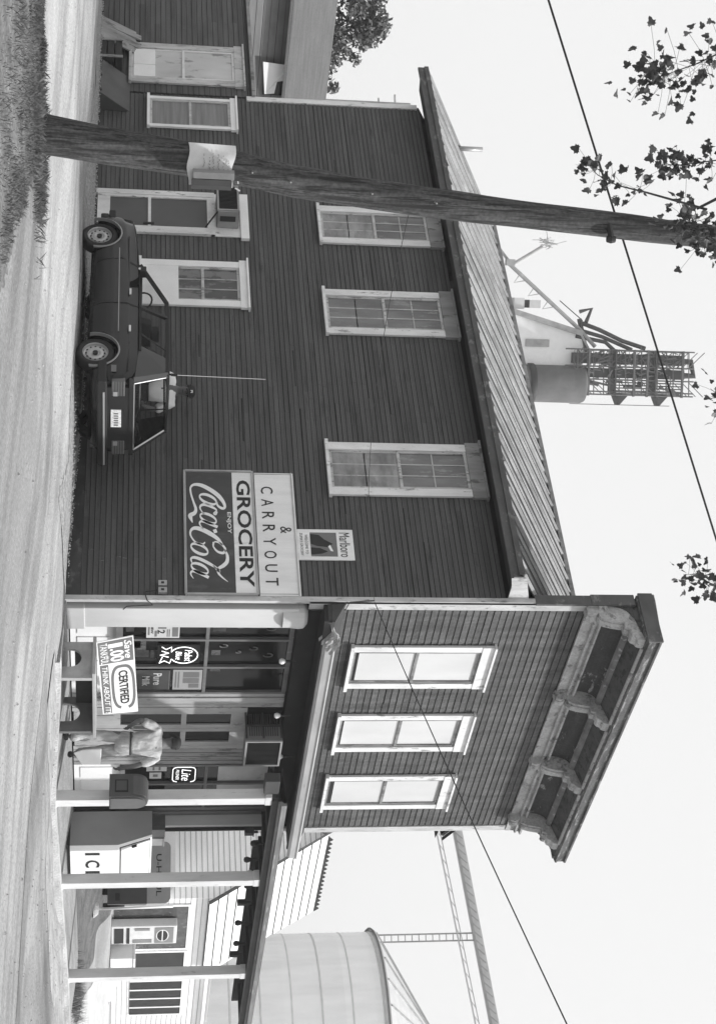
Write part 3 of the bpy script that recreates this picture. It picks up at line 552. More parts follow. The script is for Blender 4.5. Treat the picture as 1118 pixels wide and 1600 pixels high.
# small electric boxes
for i, z in enumerate((1.27, 1.27)):
    y = .12+i*.12
    e = thing('outlet_box', 'right hand outlet box nearest the store corner' if i == 0 else 'left hand outlet box of the pair low on the siding beside the corner', 'outlet box', (-.03, y, z), 'outlet boxes by the store corner')
    k = mb(TS); k.box(y-.045, y+.045, .021, .085, z, z+.12); k.build('box', GALV, e, bevel=.006); k = mb(TS); k.box(y-.015, y+.015, .085, .092, z+.04, z+.08); k.build('cover', DARK, e)
k = MB(); k.tube([(-.06, .12, 1.25), (-.06, .10, 1.1), (-.07, .02, 1.1), (-.07, -.06, 1.12), (.02, -.07, 1.2), (.04, -.08, .85), (.1, -.09, .8)], .008, 5); tag(k.build('conduit', DARK, None), 'thin dark cable looping from the outlet boxes round the corner pilaster', 'cable')
k = MB(); k.tube([(-.05, -.02, 4.25), (-.05, -.055, 3.9), (.12, -.055, 3.86), (.14, -.05, 3.4), (.1, -.07, 3.33)], .009, 5); tag(k.build('wiring', DARK, None), 'thin dark wire running down the front corner board above the gutter', 'cable')
# air conditioners
def ac_unit(T, a0, a1, d1, z0, z1, label):
    t = thing('air_conditioner', label, 'air conditioner', T((a0+a1)/2, 0, z0))
    t2 = .03
    k = mb(T); k.box(a0, a1, .03, d1-.03, z0, z1); k.build('casing', mat('ac_casing_paint', .16, .5, .2, (3, 3, 3)), t)
    k = mb(T)
    for (u0, u1, w0, w1) in ((a0, a1, z0, z0+t2), (a0, a1, z1-t2, z1), (a0, a0+t2, z0+t2, z1-t2), (a1-t2, a1, z0+t2, z1-t2)): k.box(u0, u1, d1-.03, d1, w0, w1)
    k.build('front_frame', mat('ac_frame_paint', .26, .5, .2, (3, 3, 3)), t)
    k = mb(T); k.box(a0+t2, a1-t2, d1-.03, d1-.02, z0+t2, z1-t2); n = int((a1-a0)/.035)
    k.build('coil', BLACK, t); k = mb(T); [k.box(a0+t2+i*.035, a0+t2+i*.035+.006, d1-.022, d1-.012, z0+t2, z1-t2) for i in range(1, n-1)]; k.build('grille', DARK, t)
    return t
a = ac_unit(TF, 3.10, 3.80, .30, 2.66, 3.22, 'old dark air conditioner jutting out over the shop double door')
k = MB(); [k.box(3.085, 3.10, -.24+.0, .22, z, z+.03) for z in (2.66, 2.92, 3.19)]; k.box(3.08, 3.10, -.02, .0, 2.69, 3.19); [k.box(3.09, 3.10, -.2, .2, 2.72+.035*i, 2.735+.035*i) for i in range(13)]; k.build('side_louvres', mat('ac_louvre', .045, .6, .2), a)
a = ac_unit(TS, 7.95, 8.62, .42, 2.25, 2.62, 'pale window air conditioner set in the transom over the screen door')
k = MB(); k.box(-.40, -.05, 7.93, 7.95, 2.26, 2.61); k.build('side_plate', GALV, a); k = MB(); k.box(-.30, -.2, 7.915, 7.93, 2.3, 2.56); k.bar((-.4, 7.92, 2.25), (-.03, 7.92, 2.05), .02); k.build('brace', DARK, a)
# ------------------------------------------------------------------ rear extension, hatch
ext = thing('rear_extension', 'low clapboard rear wing of the store with a tall pale window', 'building', (0, 14, 0))
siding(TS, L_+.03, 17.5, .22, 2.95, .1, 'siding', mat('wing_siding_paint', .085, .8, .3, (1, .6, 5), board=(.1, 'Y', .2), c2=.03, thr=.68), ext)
k = MB(); k.box(.0, 3.5, L_+.01, 17.5, -.2, 3.0); k.build('wall', DARK, ext)
k = MB(); k.box(-.08, 3.6, L_+.02, 17.6, 3.0, 3.06); k.build('roof', GREYT, ext)
w = window(TS, 12.05, 13.32, .78, 2.70, 2.86, ext, 1, 1, mat('pale_boarded_glass', .5, .6, .15, (2, 2, 1), c2=.25, thr=.6), None, casing=WORN, sash=WHT, head=WORN, jamb=.16)
k = mb(TS); k.box(12.22, 13.1, .045, .068, .82, 1.22); k.box(12.6, 12.64, .068, .078, .82, 1.22); k.build('boarded_panel', WHT2, w)
ch = thing('cellar_hatch', 'dark metal cellar hatch leaning against the foot of the rear wing', 'cellar door', (-.3, 11.7, .2))
k = MB(); k.prism([(-.02, .2), (-.42, .2), (-.40, .25), (-.02, .76)], lambda a, b, t: (a, t, b), 11.15, 12.2); k.build('lid', mat('hatch_paint', .07, .6, .2), ch, bevel=.01)
k = MB(); [k.box(-.43, -.41, y, y+.03, .2, .26) for y in (11.2, 11.66, 12.12)]; k.build('hinges', DARK, ch)
for i, (y0, y1, z1, lb) in enumerate(((12.3, 12.9, .62, 'dark crate standing left of the cellar hatch'), (12.95, 13.9, .85, 'weathered planks leaning on the wing wall at the left edge'))):
    t = thing('wooden_crate' if i == 0 else 'leaning_planks', lb, 'crate' if i == 0 else 'planks', (-.25, y0, .2)); k = MB()
    if i == 0:
        for z in (.2, .34, .48): k.box(-.38, -.03, y0, y1, z, z+.12)
        k.build('slats', DARK, t); k = MB(); [k.box(-.40, -.381, y, y+.06, .2, z1) for y in (y0, y1-.06)]; k.build('corner_posts', GREYT, t)
    else:
        for j in range(5): k.bar((-.45+.03*j, y0+.18*j, .2), (-.05, y0+.14*j+.1, z1+.1*(j % 2)), .15, .03)
        k.build('planks', GREYT, t)
# ------------------------------------------------------------------ shop front extras
sgp = thing('leaning_petrol_sign', 'tilted white and dark CERTIFIED fuel price sign propped on the bench', 'sign', (.8, -.75, .45))
c00, c01, c11, c10 = [Vector((x, -.79+.08*z, z)) for x, z in ((-.04, .455), (-.15, .94), (1.66, 1.03), (1.68, .54))]
def BP(u, v, d=0): p = (c00*(1-u)+c10*u)*(1-v)+(c01*(1-u)+c11*u)*v; return Vector((p.x, p.y-d, p.z))
k = MB(); k.prism([(0, 0), (1, 0), (1, 1), (0, 1)], lambda a, b, t: BP(a, b, t), -.012, .0); k.build('board', SIGNW, sgp)
k = MB()
def patch(k, u0, u1, v0, v1, d=.002): k.quad(BP(u0, v0, d), BP(u1, v0, d), BP(u1, v1, d), BP(u0, v1, d))
patch(k, .012, .30, .03, .97); patch(k, .315, .985, .04, .27)
def ring(k, c, ru, rv, w, t0, t1, n=36, pw=.62, d=.002):
    A = []
    for i in range(n+1):
        t = t0+(t1-t0)*i/n; cu, su = math.cos(t), math.sin(t); e = lambda q: abs(q)**pw*(1 if q > 0 else -1)
        A.append((BP(c[0]+ru*e(cu), c[1]+rv*e(su), d), BP(c[0]+(ru-w[0])*e(cu), c[1]+(rv-w[1])*e(su), d)))
    for i in range(n): k.quad(A[i][0], A[i+1][0], A[i+1][1], A[i][1])
ring(k, (.64, .64), .30, .33, (.035, .075), PI*.06, PI*1.94)
k.build('printed_fields', SIGNG, sgp, fix=False)
UV = (c10-c00).normalized(); VV = (c01-c00).normalized()
def btext(s, u, v, w, h, m, **kw): text(s, 'lettering', BP(u, v, .004), UV, VV, w, h, m, sgp, depth=.001, **kw)
btext('Save', .03, .74, .42, .10, LTR, shear=.3, bold=.02); btext('1', .05, .30, .09, .20, LTR, bold=.06); btext('.00', .115, .34, .30, .19, LTR, bold=.03); btext('TANKFUL', .03, .08, .46, .10, LTR, bold=.01); btext('ON A', .2, .23, .12, .04, LTR)
btext('THINK ABOUT IT!', .34, .09, 1.12, .075, LTR, shear=.25, bold=.01); btext('CERTIFIED', .42, .53, .80, .125, INK, bold=.02)
bn = thing('bench', 'low wooden bench with arched cut-out end panels in front of the shop window', 'bench', (1.1, -.7, 0))
BW = mat('bench_wood', .32, .8, .3, (1, 3, 4)); BWL = mat('bench_edge_wood', .36, .8, .15)
k = MB(); k.box(.30, 1.86, -1.02, -.40, .405, .45); k.build('seat', BW, bn, bevel=.006)
k = MB(); k.box(.45, 1.72, -.52, -.49, .16, .405); k.build('stretcher', mat('bench_apron', .035, .8, .3), bn)
for x in (.40, 1.72):
    k = MB(); y0, y1 = -1.0, -.42; z0 = AP(x, -.7)+.01; cy = -.68; r_ = .15; hz_ = z0+.10; n = 12
    out = [(y0, z0-.03), (y0, .405), (y1, .405), (y1, z0), (cy+r_, z0), (cy+r_, hz_)]+[(cy+r_*math.cos(t), hz_+.15*math.sin(t)) for t in [PI*i/n for i in range(1, n)]]+[(cy-r_, hz_), (cy-r_, z0-.02)]
    k.prism(out, lambda a, b, t: (t, a, b), x, x+.05); ep = k.build('end_panel', BW if x < 1 else mat('dark_bench_panel', .13, .8, .3), bn)
    if x < 1: k = MB(); k.box(x-.005, x+.055, y0-.02, y0-.001, z0-.03, .404); k.build('edge_board', BWL, ep)
# posters and neon signs in the windows
def poster(x0, x1, z0, z1, label, m, marks=(), texts=(), y=FY-.035):
    t = thing('poster', label, 'poster', (x0, y, z0)); k = MB(); k.box(x0, x1, y-.003, y, z0, z1); k.build('sheet', m, t)
    if marks:
        k = MB(); [k.box(x0+(x1-x0)*a, x0+(x1-x0)*b, y-.006, y-.0035, z0+(z1-z0)*c, z0+(z1-z0)*d) for a, b, c, d in marks]; k.build('print', SIGNG, t)
    for s, a, c, w, h, mm in texts: text(s, 'lettering', (x0+(x1-x0)*a, y-.004, z0+(z1-z0)*c), (1, 0, 0), Az, (x1-x0)*w, (z1-z0)*h, mm, t, bold=.02)
PPR = mat('poster_paper', .48, .6, .1)
poster(.86, 1.20, 1.13, 1.60, 'white sale poster with a carton picture and large figure 2 in the left shop window', PPR, ((.1, .9, .78, .96), (.1, .35, .35, .6), (.5, .9, .25, .32), (.1, .8, .05, .1), (.4, .9, .68, .71), (.4, .9, .62, .65)), (('2', .42, .34, .28, .22, INK), ('NEW', .1, .14, .6, .07, INK)))
poster(2.0, 2.50, 1.0, 1.50, 'dark poster with pale script lettering low in the right hand shop pane', mat('dark_poster', .05, .5, .2), ((.02, .98, .96, .98),), (('Pure', .15, .5, .6, .25, PPR), ('Milk', .3, .18, .5, .22, PPR)))
poster(1.99, 2.5, 1.54, 1.97, 'pale calendar poster with grid of dark boxes beside the door casing', mat('calendar_paper', .3, .6, .1), ((.1, .9, .08, .12), (.1, .9, .18, .22), (.12, .38, .35, .9), (.42, .66, .35, .9), (.7, .9, .55, .9)))
poster(4.64, 4.80, 1.2, 1.52, 'small pale bill with dark print in the right shop window beneath the neon', PPR, ((.2, .8, .3, .4), (.2, .8, .6, .7)))
poster(4.84, 5.02, 1.25, 1.44, 'tiny square notice in the right shop window near the post', PPR, ((.3, .7, .3, .7),))
poster(5.5, 5.7, 1.35, 1.62, 'small notice in the shop window right of the mailbox post', PPR, ((.2, .8, .4, .7),))
NEON = emat('neon_tube', 1.0)
def neon(label, paths, loc, texts):
    t = thing('neon_sign', label, 'neon sign', loc); k = MB()
    for p in paths: k.tube([(x, FY-.055, z) for x, z in p], .007, 6)
    k.build('tube', NEON, t, smooth=True); k = MB(); x0 = min(x for p in paths for x, z in p); x1 = max(x for p in paths for x, z in p); z0 = min(z for p in paths for x, z in p); z1 = max(z for p in paths for x, z in p)
    k.box(x0-.03, x1+.03, FY-.035, FY-.03, z0-.03, z1+.03); k.build('backing', BLACK, t)
    for s, x, z, w, h in texts: text(s, 'lettering', (x, FY-.06, z), (1, 0, 0), Az, w, h, NEON, t, bold=-.005, shear=.2)
cxn, czn = 1.60, 1.68
neon('lit round beer neon with ribbon shape below in the middle shop pane', [[(cxn+.20*math.cos(t), czn+.20*math.sin(t)) for t in [(-60+300*i/24)*PI/180 for i in range(25)]], [(cxn-.2, 1.36), (cxn-.14, 1.42), (cxn-.2, 1.5), (cxn-.08, 1.50)], [(cxn+.1, 1.5), (cxn+.2, 1.48), (cxn+.14, 1.40), (cxn+.2, 1.33), (cxn+.05, 1.37)], [(cxn-.1, 1.36), (cxn-.05, 1.46), (cxn+.0, 1.34), (cxn+.05, 1.46)]], (cxn, FY, 1.4), (('Pabst', cxn-.14, 1.69, .28, .11), ('Blue', cxn-.1, 1.56, .2, .09)))
rr = lambda x0, x1, z0, z1, r: [(x1-r+r*math.cos(t), z1-r+r*math.sin(t)) for t in (0, PI/4, PI/2)]+[(x0+r+r*math.cos(t), z1-r+r*math.sin(t)) for t in (PI/2, 3*PI/4, PI)]+[(x0+r+r*math.cos(t), z0+r+r*math.sin(t)) for t in (PI, 5*PI/4, 3*PI/2)]+[(x1-r+r*math.cos(t), z0+r+r*math.sin(t)) for t in (3*PI/2, 7*PI/4, 2*PI)]
neon('lit rounded square beer neon reading Lite in the right shop window', [rr(4.66, 5.10, 1.62, 1.98, .07)], (4.9, FY, 1.6), (('Lite', 4.71, 1.76, .34, .15), ('PILSNER', 4.72, 1.67, .3, .05)))
# ------------------------------------------------------------------ canopy on posts
can = thing('porch_canopy', 'dark flat canopy running out beside the store on pale square posts', 'canopy', (8, .5, 0))
XE = 12.6; YO = -1.25
def cpoly(o, i_): return [(3.32, YO+o), (XE, YO+o), (XE, -.14-i_), (6.34, -.14-i_), (6.34, -.03), (4.3, -.03)]
pr = lambda k, o, i_, z0, z1, m=0: k.prism(cpoly(o, i_), lambda a, b, t: (a, b, t), z0, z1, m)
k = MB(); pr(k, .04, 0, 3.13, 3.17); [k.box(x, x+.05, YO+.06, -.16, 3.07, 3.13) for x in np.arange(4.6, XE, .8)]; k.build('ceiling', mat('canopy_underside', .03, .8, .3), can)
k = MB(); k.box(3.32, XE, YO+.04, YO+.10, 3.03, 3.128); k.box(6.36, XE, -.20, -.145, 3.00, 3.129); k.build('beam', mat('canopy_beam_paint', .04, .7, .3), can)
k = MB(); k.box(3.32, XE, YO-.0, YO+.038, 3.13, 3.20); k.box(3.30, XE, YO-.05, YO-.002, 3.17, 3.25); k.build('fascia', mat('canopy_fascia', .17, .5, .4, (1, 4, 9), c2=.3, thr=.6), can)
k = MB(); k._add([(3.30, YO-.05, 3.255), (XE, YO-.05, 3.255), (XE, -.12, 3.32), (6.34, -.12, 3.32), (6.34, -.01, 3.33), (4.3, -.01, 3.33)], [tuple(range(6))]); k.build('roof_sheet', GREYT, can, fix=False)
for x0 in (3.26, 5.80, 9.24):
    k = MB(); z0 = AP(x0, -1.1)-.03; y0 = -1.19; zt = 3.03; k.box(x0, x0+.175, y0, y0+.175, z0, zt); k.box(x0-.012, x0+.187, y0-.012, y0+.187, z0, z0+.07); k.box(x0-.02, x0+.195, y0-.005, y0+.18, zt-.10, zt)
    k.build('post', mat('post_paint', .62, .6, .15, (5, 5, 1.2), c2=.3, thr=.66, soft=.04), can, bevel=.006)
k = MB(); k.box(3.2, 3.5, -1.16, -.98, 2.93, 3.03); k.build('post_cap', GREYT, can)
k = MB(); k.box(2.84, 3.19, -1.16, -1.0, 2.9, 3.12); tag(k.build('junction_box', mat('junction_box_paint', .05, .6), None, bevel=.01), 'black junction box under the beam left of the mailbox post', 'box')
def bulb(x, y, z, kind, label, grp):
    t = thing('light_bulb' if kind == 0 else 'lantern', label, 'bulb' if kind == 0 else 'lantern', (x, y, z), grp)
    k = MB(); k.lathe((x, y, z), [(.0, .16), (.02, .16), (.02, .09), (.0, .09)], 10); k.tube([(x, y, z+.15), (x, y, z+(.24 if y > -.5 else 3.14-z))], .006, 5); k.build('socket', DARK, t)
    k = MB()
    if kind == 0: k.lathe((x, y, z), [(.0, -.005), (.03, 0), (.046, .03), (.04, .06), (.02, .09), (0, .092)], 14); k.build('globe', WHT2, t, smooth=True)
    elif kind == 1: k.lathe((x, y, z), [(.0, -.03), (.035, -.02), (.05, .02), (.04, .06), (.02, .1), (0, .1)], 12); k.build('shade', DARK, t, smooth=True)
    else: k.box(x-.042, x+.042, y-.042, y+.042, z-.05, z+.08); k.box(x-.055, x+.055, y-.055, y+.055, z+.08, z+.095); k.build('shade', DARK, t)
for i, (x, z) in enumerate(((1.29, 3.03), (2.69, 3.07), (3.84, 3.2))):
    bulb(x, -.1, z, 0, ('bare white bulb hanging over the left shop window', 'bare white bulb hanging over the door left of the air conditioner', 'bare white bulb hanging right of the air conditioner')[i], 'white bulbs under the shop beam')
for i, (x, z, kd) in enumerate(((3.70, 2.80, 2), (4.67, 2.80, 2), (5.03, 2.89, 1), (5.55, 2.82, 1), (5.98, 2.88, 0), (6.43, 2.88, 1), (7.01, 2.83, 2), (7.75, 2.81, 1), (8.53, 2.83, 1), (8.95, 2.82, 2))):
    od = ('first', 'second', 'third', 'fourth', 'fifth', 'sixth', 'seventh', 'eighth', 'ninth', 'last')[i]
    bulb(x, -.95, z-.03, kd, od+' light from the mailbox post in the dark row hanging under the canopy', 'lights hanging in a row under the canopy')
# ------------------------------------------------------------------ mailbox on its post
mbx = thing('mailbox', 'dark round-topped collection mailbox mounted on the canopy post', 'mailbox', (3.05, -1.2, .6)); MBX = mat('mailbox_paint', .065, .4, .1, spec=.5); MBL = mat('mailbox_top_paint', .09, .35, .1, spec=.5)
xa, xb, y0, y1 = 2.88, 3.22, -1.36, -.98; r = (xb-xa)/2; za = .64; zc = 1.0
arc = [(xa+r+r*math.cos(t), zc+.19*math.sin(t)) for t in [PI*i/14 for i in range(15)]]
k = MB(); k.prism([(xb, za), (xa, za)]+arc[::-1], lambda a, b, t: (a, t, b), y0, y1); k.build('body', MBX, mbx)
k = MB(); k.prism([(xa-.012, zc-.02), (xa-.012, zc)]+[(xa+r+(r+.012)*math.cos(t), zc+.202*math.sin(t)) for t in [PI-PI*i/14 for i in range(15)]]+[(xb+.012, zc-.02)], lambda a, b, t: (a, t, b), y0+.04, y1-.04); k.build('hood', MBL, mbx)
k = MB(); k.box(xa-.012, xa-.001, y0+.08, y0+.28, za+.08, za+.27); k.build('label_frame', INK, mbx); k = MB(); k.box(xa-.016, xa-.0125, y0+.10, y0+.26, za+.10, za+.25); k.build('label_plate', MBX, mbx)
k = MB(); k.prism([(xb-.03, za+.02), (xa+.03, za+.02)]+[(xa+r+(r-.03)*math.cos(t), zc+.165*math.sin(t)) for t in [PI-PI*i/14 for i in range(15)]], lambda a, b, t: (a, t, b), y0-.02, y0-.001); k.build('end_plate', mat('mailbox_end', .11, .4, .1), mbx)
k = MB(); k.box(xb, 3.259, -1.18, -1.04, .7, .78); k.box(xb, 3.259, -1.18, -1.04, .95, 1.0); k.build('bracket', DARK, mbx)
# ------------------------------------------------------------------ ice merchandiser
ice = thing('ice_freezer', 'pale slant-front ICE freezer standing beyond the canopy posts', 'ice freezer', (6.2, -.3, 0)); x0, x1 = 5.60, 6.88; zb = -.02
prf = [(-.63, zb+.03), (-.63, .77), (-.45, 1.31), (-.02, 1.31), (-.02, zb+.03)]
k = MB(); k.prism(prf, lambda a, b, t: (t, a, b), x0, x1); k.build('cabinet', mat('freezer_white_enamel', .80, .4, .04), ice)
k = MB(); k.prism([(a+.003, b) for a, b in prf], lambda a, b, t: (t, a, b), x0-.006, x0-.001); k.build('side_panel', mat('freezer_side_shade', .26, .5, .06), ice)  # grey tone paints the shade onto this side of the white cabinet
k = MB(); k.box(x0+.02, x1-.02, -.60, -.05, zb-.07, zb+.03); k.build('plinth', DARK, ice)
SL = Vector((0, .18, .54)).normalized(); NO = Vector((0, -.54, .18)).normalized()
def sq(k, xa, xb, s0, s1, d0, d1):
    b = Vector((0, -.63, .77)); k._add([Vector((x, 0, 0))+b+SL*s+NO*d for d in (d0, d1) for s in (s0, s1) for x in (xa, xb)], [(0, 1, 3, 2), (4, 6, 7, 5), (0, 4, 5, 1), (2, 3, 7, 6), (0, 2, 6, 4), (1, 5, 7, 3)])
k = MB(); sq(k, x0+.09, x1-.06, .03, .54, .0, .006); k.build('door_seal', DARK, ice)
k = MB(); sq(k, x0+.11, x1-.08, .045, .525, .006, .025); k.build('door', mat('freezer_door_enamel', .82, .4, .03), ice)
k = MB(); sq(k, x0+.10, x0+.15, .22, .30, .025, .05); k.build('latch', DARK, ice)
for ch_, x in (('I', 5.84), ('C', 6.08), ('E', 6.44)): text(ch_, 'lettering', (x, -.633, .25), (1, 0, 0), Az, .07 if ch_ == 'I' else .24, .23, INK if ch_ != '?' else INK, ice, bold=.02)
k = MB(); k.box(5.62, 5.86, -.35, -.06, 1.312, 1.52); k.box(5.605, 5.62, -.28, -.20, 1.35, 1.45); tag(k.build('carton', mat('carton_dark', .07, .7, .2), None), 'dark carton on the back left corner of the ice freezer', 'carton')
k = MB(); k.box(5.90, 6.12, -.36, -.08, 1.312, 1.50); k.box(5.88, 6.14, -.37, -.07, 1.501, 1.515); tag(k.build('crate', mat('pale_crate', .25, .7, .2), None), 'paler crate beside the dark carton on the ice freezer', 'crate')
# ------------------------------------------------------------------ small parked trailer, van, white house, machine
TRW, TRD = mat('trailer_pale_paint', .30, .4, .08), mat('trailer_dark_paint', .06, .4, .1)
def local(M): return lambda a, d, z: tuple(M @ Vector((a, d, z)))
Mt = Matrix.Translation((16.3, 4.6, H(16.3, 4.6))) @ Matrix.Rotation(math.radians(-64), 4, 'Z')
tr = thing('rental_trailer', 'small two-tone cargo trailer with rounded top lettered U-HAUL beside the ice freezer', 'trailer', (16.3, 4.6, H(16.3, 4.6)))
def rounded(w, z0, z1, r): return [(-w, z0), (w, z0)]+[(w-r+r*math.cos(t), z1-r+r*math.sin(t)) for t in [PI/2*i/5 for i in range(6)]]+[(-w+r+r*math.cos(t), z1-r+r*math.sin(t)) for t in [PI/2+PI/2*i/5 for i in range(6)]]
k = mb(local(Mt)); k.prism(rounded(.70, .12, 1.02, .01), lambda a, b, t: (a, t, b), 0, 2.2); k.build('body', TRD, tr)
k = mb(local(Mt)); k.prism(rounded(.70, 1.02, 1.56, .14), lambda a, b, t: (a, t, b), -.01, 2.21); k.build('upper_body', TRW, tr)
for sx in (-1, 1):
    k = mb(local(Mt)); k.T = None; c = Mt @ Vector((sx*.72, 1.1, .26)); ax = (Mt.to_3x3() @ Vector((1, 0, 0))); k.tube([c-ax*.07, c+ax*.07], .26, 18); k.build('wheel', INK, tr)
k = mb(local(Mt)); k.bar((0, -.02, .2), (0, -.7, .25), .08); k.build('tow_bar', DARK, tr)
for x_ in (-.62, .45): k = mb(local(Mt)); k.box(x_, x_+.17, -.03, -.011, .3, .4); k.build('lamp', DARK, tr)
tx = Mt.to_3x3() @ Vector((1, 0, 0)); text('U-HAUL', 'lettering', Mt @ Vector((-.42, -.012, 1.23)), tx, Az, .95, .12, INK, tr, bold=.01)
Mv = Matrix.Translation((18.9, 6.4, H(18.9, 6.4))) @ Matrix.Rotation(math.radians(-64), 4, 'Z')
vn = thing('white_van', 'white van with rounded roof standing behind the trailer', 'van', (18.9, 6.4, H(18.9, 6.4)))
k = mb(local(Mv)); k.prism(rounded(.85, .3, 1.85, .25), lambda a, b, t: (a, t, b), 0, 4.2); k.build('body', WHT2, vn)
k = mb(local(Mv)); k.box(-.65, .65, -.012, -.002, 1.1, 1.5); k.build('rear_window', GLASSD, vn)
k = mb(local(Mv)); k.box(-.85, .85, -.1, .0, .35, .5); k.build('bumper', GALV, vn)
for sx, yy in ((-1, .8), (1, .8), (-1, 3.3), (1, 3.3)):
    k = MB(); c = Mv @ Vector((sx*.78, yy, .3)); ax = Mv.to_3x3() @ Vector((1, 0, 0)); k.tube([c-ax*.09, c+ax*.09], .3, 18); k.build('wheel', INK, vn)
k = MB(); px, py = 15.7, 3.4; k.tube([(px, py, H(px, py)-.05), (px-.02, py+.02, 1.98)], .03, 8); wp = thing('white_pole', 'thin white pipe standing on a lump of concrete in front of the trailer', 'pole', (px, py, 0)); k.build('pipe', WHT2, wp, smooth=True)
k = MB(); k.lathe((px, py, H(px, py)-.02), [(0, .12), (.12, .11), (.18, .04), (.2, 0)], 10); k.build('footing', CONC, wp)
hs = thing('white_house', 'white clapboard house with lapped pale roof behind the canopy posts', 'house', (24, 8, .6)); HW = mat('white_clapboard', .92, .7, .06, (1, 1, 4)); HWD = mat('clapboard_gap', .40, .8, .1)
hz = .55; GX, GY = 21.7, 6.7; RY = 8.55; EV, PK = 3.47, 6.5; HX = 30.0; BY = 10.4
k = MB(); k.prism([(GY, hz-.2), (BY, hz-.2), (BY, EV), (RY, PK-.08), (GY, EV)], lambda a, b, t: (t, a, b), GX, 26.1); k.box(26.101, HX, GY, BY, hz-.2, 3.25); k.box(26.101, HX+.2, GY-.2, BY, 3.251, 3.33); k.build('wall', HW, hs)
k = MB()
for i in range(40):
    z = hz+.02+i*.15
    if z < EV: k.box(GX+.02, HX, GY-.014, GY-.001, z, z+.02)
    f = 0 if z < EV else (z-EV)/(PK-EV)
    if f < .95: k.box(GX-.014, GX-.001, GY+(RY-GY)*f, BY-(BY-RY)*f, z, z+.02)
k.build('clapboard_edges', HWD, hs)
k = MB(); rs = (PK-EV)/(RY-GY); HS = mat('pale_roof_course', .74, .6, .08, (2, 2, 2)); nC = 13
for i in range(nC):
    a, b = i/nC, (i+1)/nC; A = lambda f, d: (GY-.22+(RY-GY+.22)*f, EV-.22*rs+(PK-EV+.22*rs)*f+d)
    xe = 26.2-(1-a)*.35; ya, za_ = A(a, .045); yb, zb_ = A(b, .015); yc, zc_ = A(a, .0)
    k.quad((GX-.15, ya, za_), (xe, ya, za_), (xe, yb, zb_), (GX-.15, yb, zb_), m=0); k.quad((GX-.15, ya-.01, za_), (xe, ya-.01, za_), (xe, yc, zc_+.01), (GX-.15, yc, zc_+.01), m=1)
k.quad((GX-.15, RY, PK+.02), (26.2, RY, PK+.02), (26.2, BY+.2, EV-.1), (GX-.15, BY+.2, EV-.1), m=0); k.build('roof', [HS, DARK], hs, fix=False)
k = MB(); k.tube([(GX-.16, GY-.22, EV-.22*rs+.04), (GX-.16, RY, PK+.04), (GX-.16, BY+.2, EV-.1)], .05, 4); k.build('barge_board', DARK, hs)
k = MB(); k.prism([(GX, PK)]+[q for i in range(18) for q in ((GX+.1+i*.24, PK+.03), (GX+.24+i*.24, PK+.14))]+[(GX+4.5, PK)], lambda a, b, t: (a, t, b), RY-.03, RY+.0); k.build('ridge_teeth', DARK, hs)
k = MB(); k.box(GX+.35, 24.55, GY-.03, GY-.015, hz+.08, 2.62); pw = k.build('display_window', mat('display_window_glass', .06, .2, .5, (3, 3, 3), c2=.2, thr=.62, spec=.5), hs)
k = MB(); k.box(GX+.27, GX+.35, GY-.05, GY-.01, hz, 2.7); k.box(24.55, 24.63, GY-.05, GY-.01, hz, 2.7); k.box(GX+.35, 24.55, GY-.05, GY-.01, 2.62, 2.7); k.build('frame', WHT2, pw)
k = MB(); k.box(24.8, 25.75, GY-.03, GY-.015, hz+.25, 2.6); pd = k.build('doorway', mat('doorway_dark', .03, .6, .3), hs)
k = MB(); k.box(24.72, 24.8, GY-.05, GY-.01, hz+.25, 2.68); k.box(25.75, 25.83, GY-.05, GY-.01, hz+.25, 2.68); k.box(24.8, 25.75, GY-.05, GY-.01, 2.6, 2.68); k.build('frame', WHT2, pd)
k = MB(); k.box(24.5, 26.0, GY-.9, GY-.06, hz-.2, hz+.13); k.box(24.7, 25.9, GY-.5, GY-.061, hz+.13, hz+.25); k.build('steps', WHT2, hs)
k = MB(); k.box(26.6, 29, GY-.03, GY-.015, 1.1, 2.6); pw = k.build('window', GLASSD, hs); k = MB(); [k.box(x, x+.07, GY-.05, GY-.03, 1.1, 2.6) for x in (26.6, 27.2, 27.8, 28.4, 28.93)]; k.box(26.55, 29.05, GY-.05, GY-.03, 2.6, 2.68); k.build('frame', WHT2, pw)
vm = thing('vending_machine', 'tall pale drinks machine with round emblem against the display window', 'vending machine', (23.2, GY-.2, hz)); vx0, vx1, vy = 22.66, 23.72, GY-.30; VMG = mat('machine_mid_grey', .2, .4, .1)
k = MB(); k.box(vx0, vx1, vy, GY-.06, hz+.02, 2.33); k.build('cabinet', mat('machine_enamel', .6, .4, .08), vm, bevel=.02)
k = MB(); k.box(vx0+.08, vx1-.08, vy-.015, vy-.002, 1.74, 2.24); k.build('emblem_panel', VMG, vm)
k = MB(); q = [(23.185+.34*math.cos(t), 1.945+.17*math.sin(t)) for t in [2*PI*i/20 for i in range(20)]]; k.prism(q, lambda a, b, t: (a, t, b), vy-.02, vy-.0155); k.build('emblem', LTR, vm)
k = MB(); k.prism([(23.185+.3*math.cos(t), 1.96+.13*math.sin(t)) for t in [PI*i/10 for i in range(11)]], lambda a, b, t: (a, t, b), vy-.025, vy-.021); k.prism([(23.185+.3*math.cos(t), 1.93+.13*math.sin(t)) for t in [PI+PI*i/10 for i in range(11)]], lambda a, b, t: (a, t, b), vy-.025, vy-.021); k.build('emblem_waves', DARK, vm)
k = MB(); k.box(vx0+.1, vx1-.1, vy-.015, vy-.002, hz+.1, hz+.35); k.box(vx0+.08, vx1-.08, vy-.015, vy-.002, .98, 1.06); k.build('coin_tray', DARK, vm)
